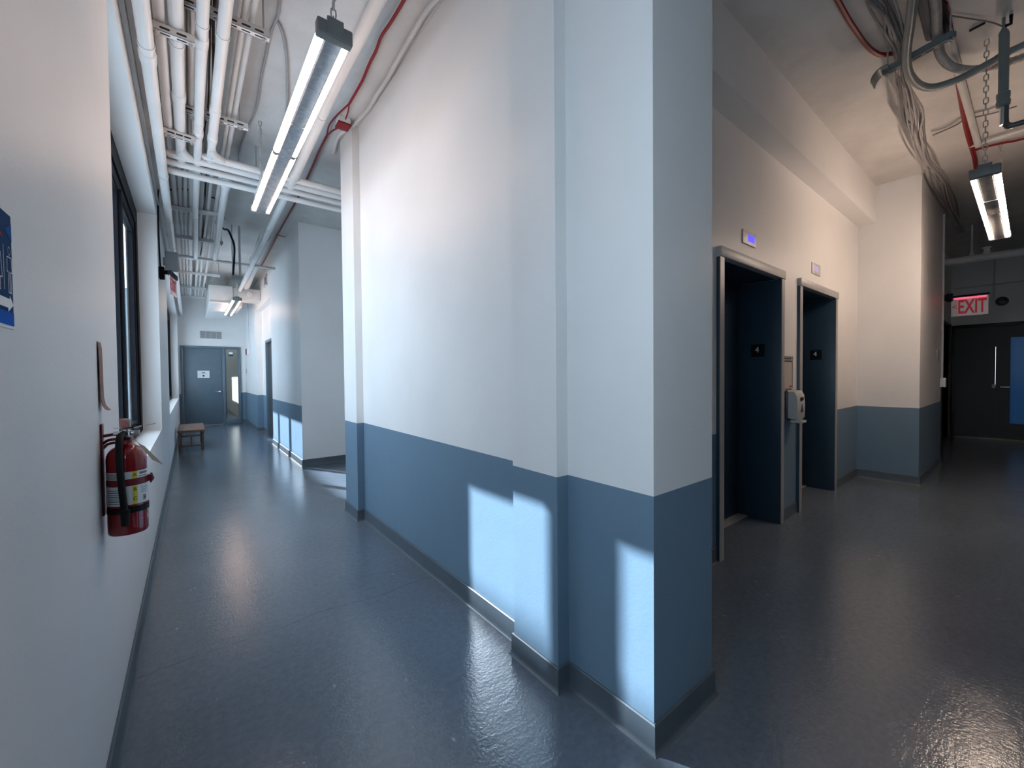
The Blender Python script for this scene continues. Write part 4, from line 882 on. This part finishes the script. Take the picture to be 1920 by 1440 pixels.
# ------------------------------------------------------------------ lobby ceiling and far end
cable('alarm_cable', [(2.6, 0.745, 3.535), (2.946, 0.743, 3.535), (3.086, 0.741, 3.535), (3.3, 0.738, 3.535), (3.489, 0.73, 3.535), (3.641, 0.721, 3.535), (3.769, 0.703, 3.535), (3.867, 0.67, 3.535), (3.917, 0.60, 3.535)], 0.015, M_REDCAB, 'thick red cable curving across the lobby ceiling to the cable bundle')
cable('alarm_cable', [(3.629, 0.351, 3.53), (3.855, 0.353, 3.53), (4.091, 0.356, 3.53), (4.394, 0.362, 3.53), (4.834, 0.373, 3.53), (5.367, 0.387, 3.53), (5.862, 0.393, 3.53), (6.264, 0.39, 3.53), (6.534, 0.391, 3.53), (7.086, 0.406, 3.53)], 0.018, M_REDCAB, 'thick red cable along the lobby ceiling behind the hanging lamp')
cable('alarm_cable', [(6.259, 0.383, 3.535), (6.258, 0.298, 3.535), (6.289, 0.181, 3.535), (6.333, 0.067, 3.535), (6.368, -0.5, 3.535)], 0.011, M_REDCAB, 'red cable branching off sideways above the lobby lamp')
pipe('conduit', [(3.9, 0.362, 3.52), (6.10, 0.346, 3.52)], 0.024, M_PIPE2, 'straight off-white conduit beside the red cable on the lobby ceiling', 'conduit', (), ())
pipe('conduit', [(6.08, 0.40, 3.525), (6.02, -0.9, 3.525)], 0.016, M_PIPE2, 'off-white conduit crossing the lobby ceiling above the lamp', 'conduit', (), ())
BUN = [(2.4, 0.50, 3.42), (2.953, 0.525, 3.42), (3.194, 0.539, 3.42), (3.533, 0.559, 3.42), (3.781, 0.576, 3.445), (4.002, 0.603, 3.42), (4.344, 0.621, 3.42), (4.758, 0.63, 3.42), (5.17, 0.649, 3.42), (5.83, 0.661, 3.42), (6.678, 0.661, 3.42), (7.641, 0.659, 3.42), (8.532, 0.667, 3.42), (9.222, 0.687, 3.42)]
SPR_ = [.075, .07, .065, .045, .018, .022, .035, .045, .04, .045, .045, .04, .04, .04]
for k in range(14):
    ph = random.uniform(0, 6.28); q = (k % 7) / 3 - 1
    pts = [(x + random.uniform(-.03, .03), y + s * (0.75 * q + 0.5 * math.sin(ph + 1.9 * i)), z + s * 0.8 * math.cos(ph + 1.4 * i) + .02) for i, ((x, y, z), s) in enumerate(zip(BUN, SPR_))]
    cable('cable', pts, random.choice((.0055, .0065, .0075, .009)), M_GREYCAB if k % 3 else M_GREYCAB2, ('thin pale grey cable in the loose bundle drooping along the lobby ceiling' if k % 3 else 'thin dark grey cable in the loose bundle drooping along the lobby ceiling'), 'cable', ('pale cables in the lobby bundle' if k % 3 else 'dark cables in the lobby bundle'), 6, 6)
pipe('conduit', [(2.7, 0.34, 3.36), (3.015, 0.397, 3.36), (3.355, 0.46, 3.36), (3.583, 0.505, 3.36), (3.762, 0.532, 3.36), (3.947, 0.541, 3.36), (4.127, 0.521, 3.36), (4.244, 0.472, 3.36), (4.281, 0.396, 3.36), (4.278, 0.306, 3.36), (4.223, 0.184, 3.36), (4.173, 0.051, 3.36), (4.12, -0.6, 3.36)], 0.024, M_GREYCON, 'smooth grey conduit looping in a wide bend below the lobby ceiling', 'conduit', (), (), sm=6)
FX = smooth([(2.9, 0.33, 3.44), (3.207, 0.355, 3.44), (3.505, 0.371, 3.44), (3.82, 0.396, 3.44), (4.032, 0.399, 3.44), (4.231, 0.366, 3.44), (4.382, 0.288, 3.44), (4.449, 0.193, 3.44), (4.496, 0.054, 3.44), (4.55, -0.5, 3.44)], 24)
bm = B(); tube(bm, FX, [.026 if i % 2 else .0225 for i in range(len(FX))], 12); solo('flexible_conduit', bm, M_GREYCAB, 'ribbed flexible grey conduit bending sideways behind the smooth loop', 'conduit')
cable('cable', [(2.8, 0.40, 3.47), (3.191, 0.408, 3.47), (3.5, 0.416, 3.47), (3.80, 0.424, 3.47)], 0.028, M_GREYCAB2, 'thick dark cable ending at the lobby strut', sm=3)
cable('cable', [(2.8, 0.335, 3.47), (3.273, 0.344, 3.47), (3.6, 0.35, 3.47), (3.87, 0.358, 3.47)], 0.016, M_RUBBER, 'black cable at the right end of the lobby strut', sm=3)
strut('slotted strut coloured darker for its backlit shade, carrying the cable bundle under the lobby ceiling', (3.845, 0.66, 3.375), (3.755, 0.315, 3.375), rods=(.06, .94), m=M_GREYCON)  # grey material stands in for shade on the strut's backlit underside
bm = B()
for q0 in range(12):
    P4 = [(0.715 - .075 + .075 * math.cos(math.radians(a)), 3.325 + .075 * math.sin(math.radians(a))) for a in (q0 * 8.5, q0 * 8.5 + 8.5)]; Q4 = [(0.715 - .075 + .068 * math.cos(math.radians(a)), 3.325 + .068 * math.sin(math.radians(a))) for a in (q0 * 8.5, q0 * 8.5 + 8.5)]
    prism(bm, [P4[0], P4[1], Q4[1], Q4[0]], (3.76, 0, 0), (0, 1, 0), (0, 0, 1), .11)
bmesh.ops.remove_doubles(bm, verts=bm.verts[:], dist=1e-5)
solo('cable_saddle', bm, M_GREYCON, 'curved grey cable saddle at the left end of the lobby strut', 'cable support')
cable('cable', [(5.45, 0.60, 3.54), (5.47, 0.502, 3.54), (5.379, 0.397, 3.545), (5.398, 0.29, 3.545), (5.417, 0.14, 3.545)], 0.007, M_GREYCAB, 'thin grey cable crossing the lobby ceiling above the lamp chain')
cable('cable', [(5.56, 0.60, 3.54), (5.506, 0.455, 3.54), (5.466, 0.387, 3.545), (5.518, 0.235, 3.545), (5.54, 0.1, 3.545)], 0.006, M_GREYCAB2, 'thin dark cable beside the grey one crossing the lobby ceiling')
bm = B(); tube(bm, [(4.069, 0.275, 3.545), (4.056, 0.208, 3.545)], .008, 8); solo('rod', bm, M_RUBBER, 'short black rod on the lobby ceiling near the pipe drop', 'rod')
cable('cable', [(3.79, 0.345, 3.545), (3.95, 0.25, 3.54), (4.06, 0.18, 3.53), (4.118, 0.14, 3.51)], 0.004, M_GREYCAB2, 'thin wire looping across to the grey pipe drop')
t = thing('pipe_drop', 'grey insulated pipe dropping from the lobby ceiling with an elbow', 'pipe', (4.125, 0.13, 2.84))
bm = B(); tube(bm, [(4.125, .133, CEIL), (4.125, .133, 3.50), (4.125, .133, 3.47), (4.125, .13, 3.45), (4.125, .13, 3.08)], [.008, .008, .022, .024, .023], 16); part('insulated_riser', bm, M_GREYCON, t)
bm = B(); lathe(bm, [(.022, 3.00), (.031, 3.005), (.033, 3.03), (.028, 3.045), (.031, 3.06), (.031, 3.085), (.024, 3.09)], 4.125, .13, 18); part('collar', bm, M_GREYCON, t)
bm = B(); tube(bm, [(4.125, .134, 3.01), (4.125, .134, 2.885)], .012, 12); part('chrome_tail', bm, M_CHROME, t)
bm = B(); tube(bm, smooth([(4.135, .122, 3.0), (4.135, .122, 2.92), (4.135, .116, 2.885), (4.135, .09, 2.868), (4.135, .03, 2.866), (4.135, -.8, 2.866)]), .017, 12); part('elbow_run', bm, M_DKPLASTIC, t)
bm = B(); tube(bm, [(4.125, .128, 3.505), (4.125, .103, 3.505), (4.125, .103, CEIL)], .009, 8); part('hanger', bm, M_BLACK, t)
# column edge: conduit, box, switch
bm = B(); tube(bm, smooth([(8.30, .776, 3.50), (8.30, .776, 2.4), (8.30, .776, 1.22)], 3), .012, 8); solo('conduit', bm, M_PIPE, 'thin white conduit running down the edge of the lobby column', 'conduit')
bm = B(); box(bm, 8.255, 8.345, .735, .7896, 1.09, 1.22, .004); solo('outlet_box', bm, M_WHITEPL, 'white surface box at the foot of the conduit on the lobby column', 'electrical box')
bm = B(); box(bm, 7.90, 8.07, .782, .7896, 1.45, 1.60, .003); solo('wall_switch', bm, M_STEEL, 'small grey switch plate on the shaded side of the lobby column', 'switch')
cable('cable', [(6.42, 0.70, 3.54), (6.567, 0.784, 3.54), (7.094, 0.783, 3.545), (7.946, 0.783, 3.545), (8.45, 0.783, 3.545)], 0.006, M_PIPE2, 'thin white wire along the top edge of the lobby column')
t = thing('sprinkler_pipe', 'white sprinkler pipe crossing above the exit sign in the lobby', 'pipe', (9.5, 0, 3.0))
bm = B(); tube(bm, [(9.5, 1.02, 3.045), (9.5, -3.9, 2.95)], .058, 16); part('pipe_run', bm, M_PIPE, t)
bm = B(); lathe(bm, [(.045, 3.07), (.05, 3.10), (.034, 3.115), (.034, 3.16), (.05, 3.165), (.05, 3.18), (.02, 3.185)], 9.5, .437, 14); part('fitting', bm, M_PIPE, t)
bm = B(); tube(bm, [(9.5, .588, 3.08), (9.5, .588, CEIL)], .012, 8); lathe(bm, [(.03, 3.09), (.02, 3.14), (.014, 3.18)], 9.5, .588, 10); part('hanger_rod', bm, M_PIPE2, t)
t = thing('exit_sign', 'red lit EXIT sign with arrow hanging before the dark lobby doors', 'exit sign', (8.42, 0.53, 2.07))
bm = B(); box(bm, 8.395, 8.425, .355, .71, 2.335, 2.36, .003); box(bm, 8.385, 8.435, .69, .755, 2.29, 2.40, .006); part('bracket', bm, M_BLACK, t)
bm = B(); box(bm, 8.331, 8.44, .755, .789, 2.31, 2.38, .004); part('wall_mount', bm, M_BLACK, t)
bm = B(); box(bm, 8.408, 8.414, .365, .705, 2.075, 2.334); pn = part('acrylic_panel', bm, M_CLEAR, t)
bm = B(); box(bm, 8.4070, 8.4078, .640, .705, 2.08, 2.32); part('arrow_field', bm, mat('white_sign_vinyl', (0.7, 0.66, 0.64), 0.5, vary=0.04), pn)
bm = B()
for k in range(18): box(bm, 8.400, 8.408, .385 + k * .0165, .385 + k * .0165 + .009, 2.312, 2.324)
part('light_strip', bm, M_EXITLED, t)
letters('lettering', 'EXIT', .262, (8.4055, .512, 2.190), (0, -1, 0), (0, 0, 1), M_EXITRED, t, extrude=.0006, sx=.49, bold=.006)
letters('lettering', '<', .10, (8.4060, .672, 2.20), (0, -1, 0), (0, 0, 1), M_EXITRED, t, extrude=.0006)
bm = B(); lathe(bm, [(.05, 0), (.085, .02), (.085, .05), (.05, .07)], 0, 0, 20); bmesh.ops.rotate(bm, verts=bm.verts[:], matrix=Matrix.Rotation(math.radians(-90), 3, 'Y')); bmesh.ops.translate(bm, verts=bm.verts[:], vec=(12.249, 0.36, 2.64)); solo('alarm_horn', bm, M_DKPLASTIC, 'round dark alarm horn on the wall above the lobby doors', 'alarm')
bm = B(); tube(bm, [(12.235, .46, 2.70), (12.235, .46, 3.5)], .010, 8); solo('conduit', bm, M_PIPE2, 'thin conduit rising beside the dark alarm horn', 'conduit')
bm = B(); tube(bm, [(12.235, 1.0, 2.98), (12.235, -2.0, 2.98)], .014, 8); solo('conduit', bm, M_PIPE2, 'thin conduit running sideways across the wall above the dark lobby doors', 'conduit')
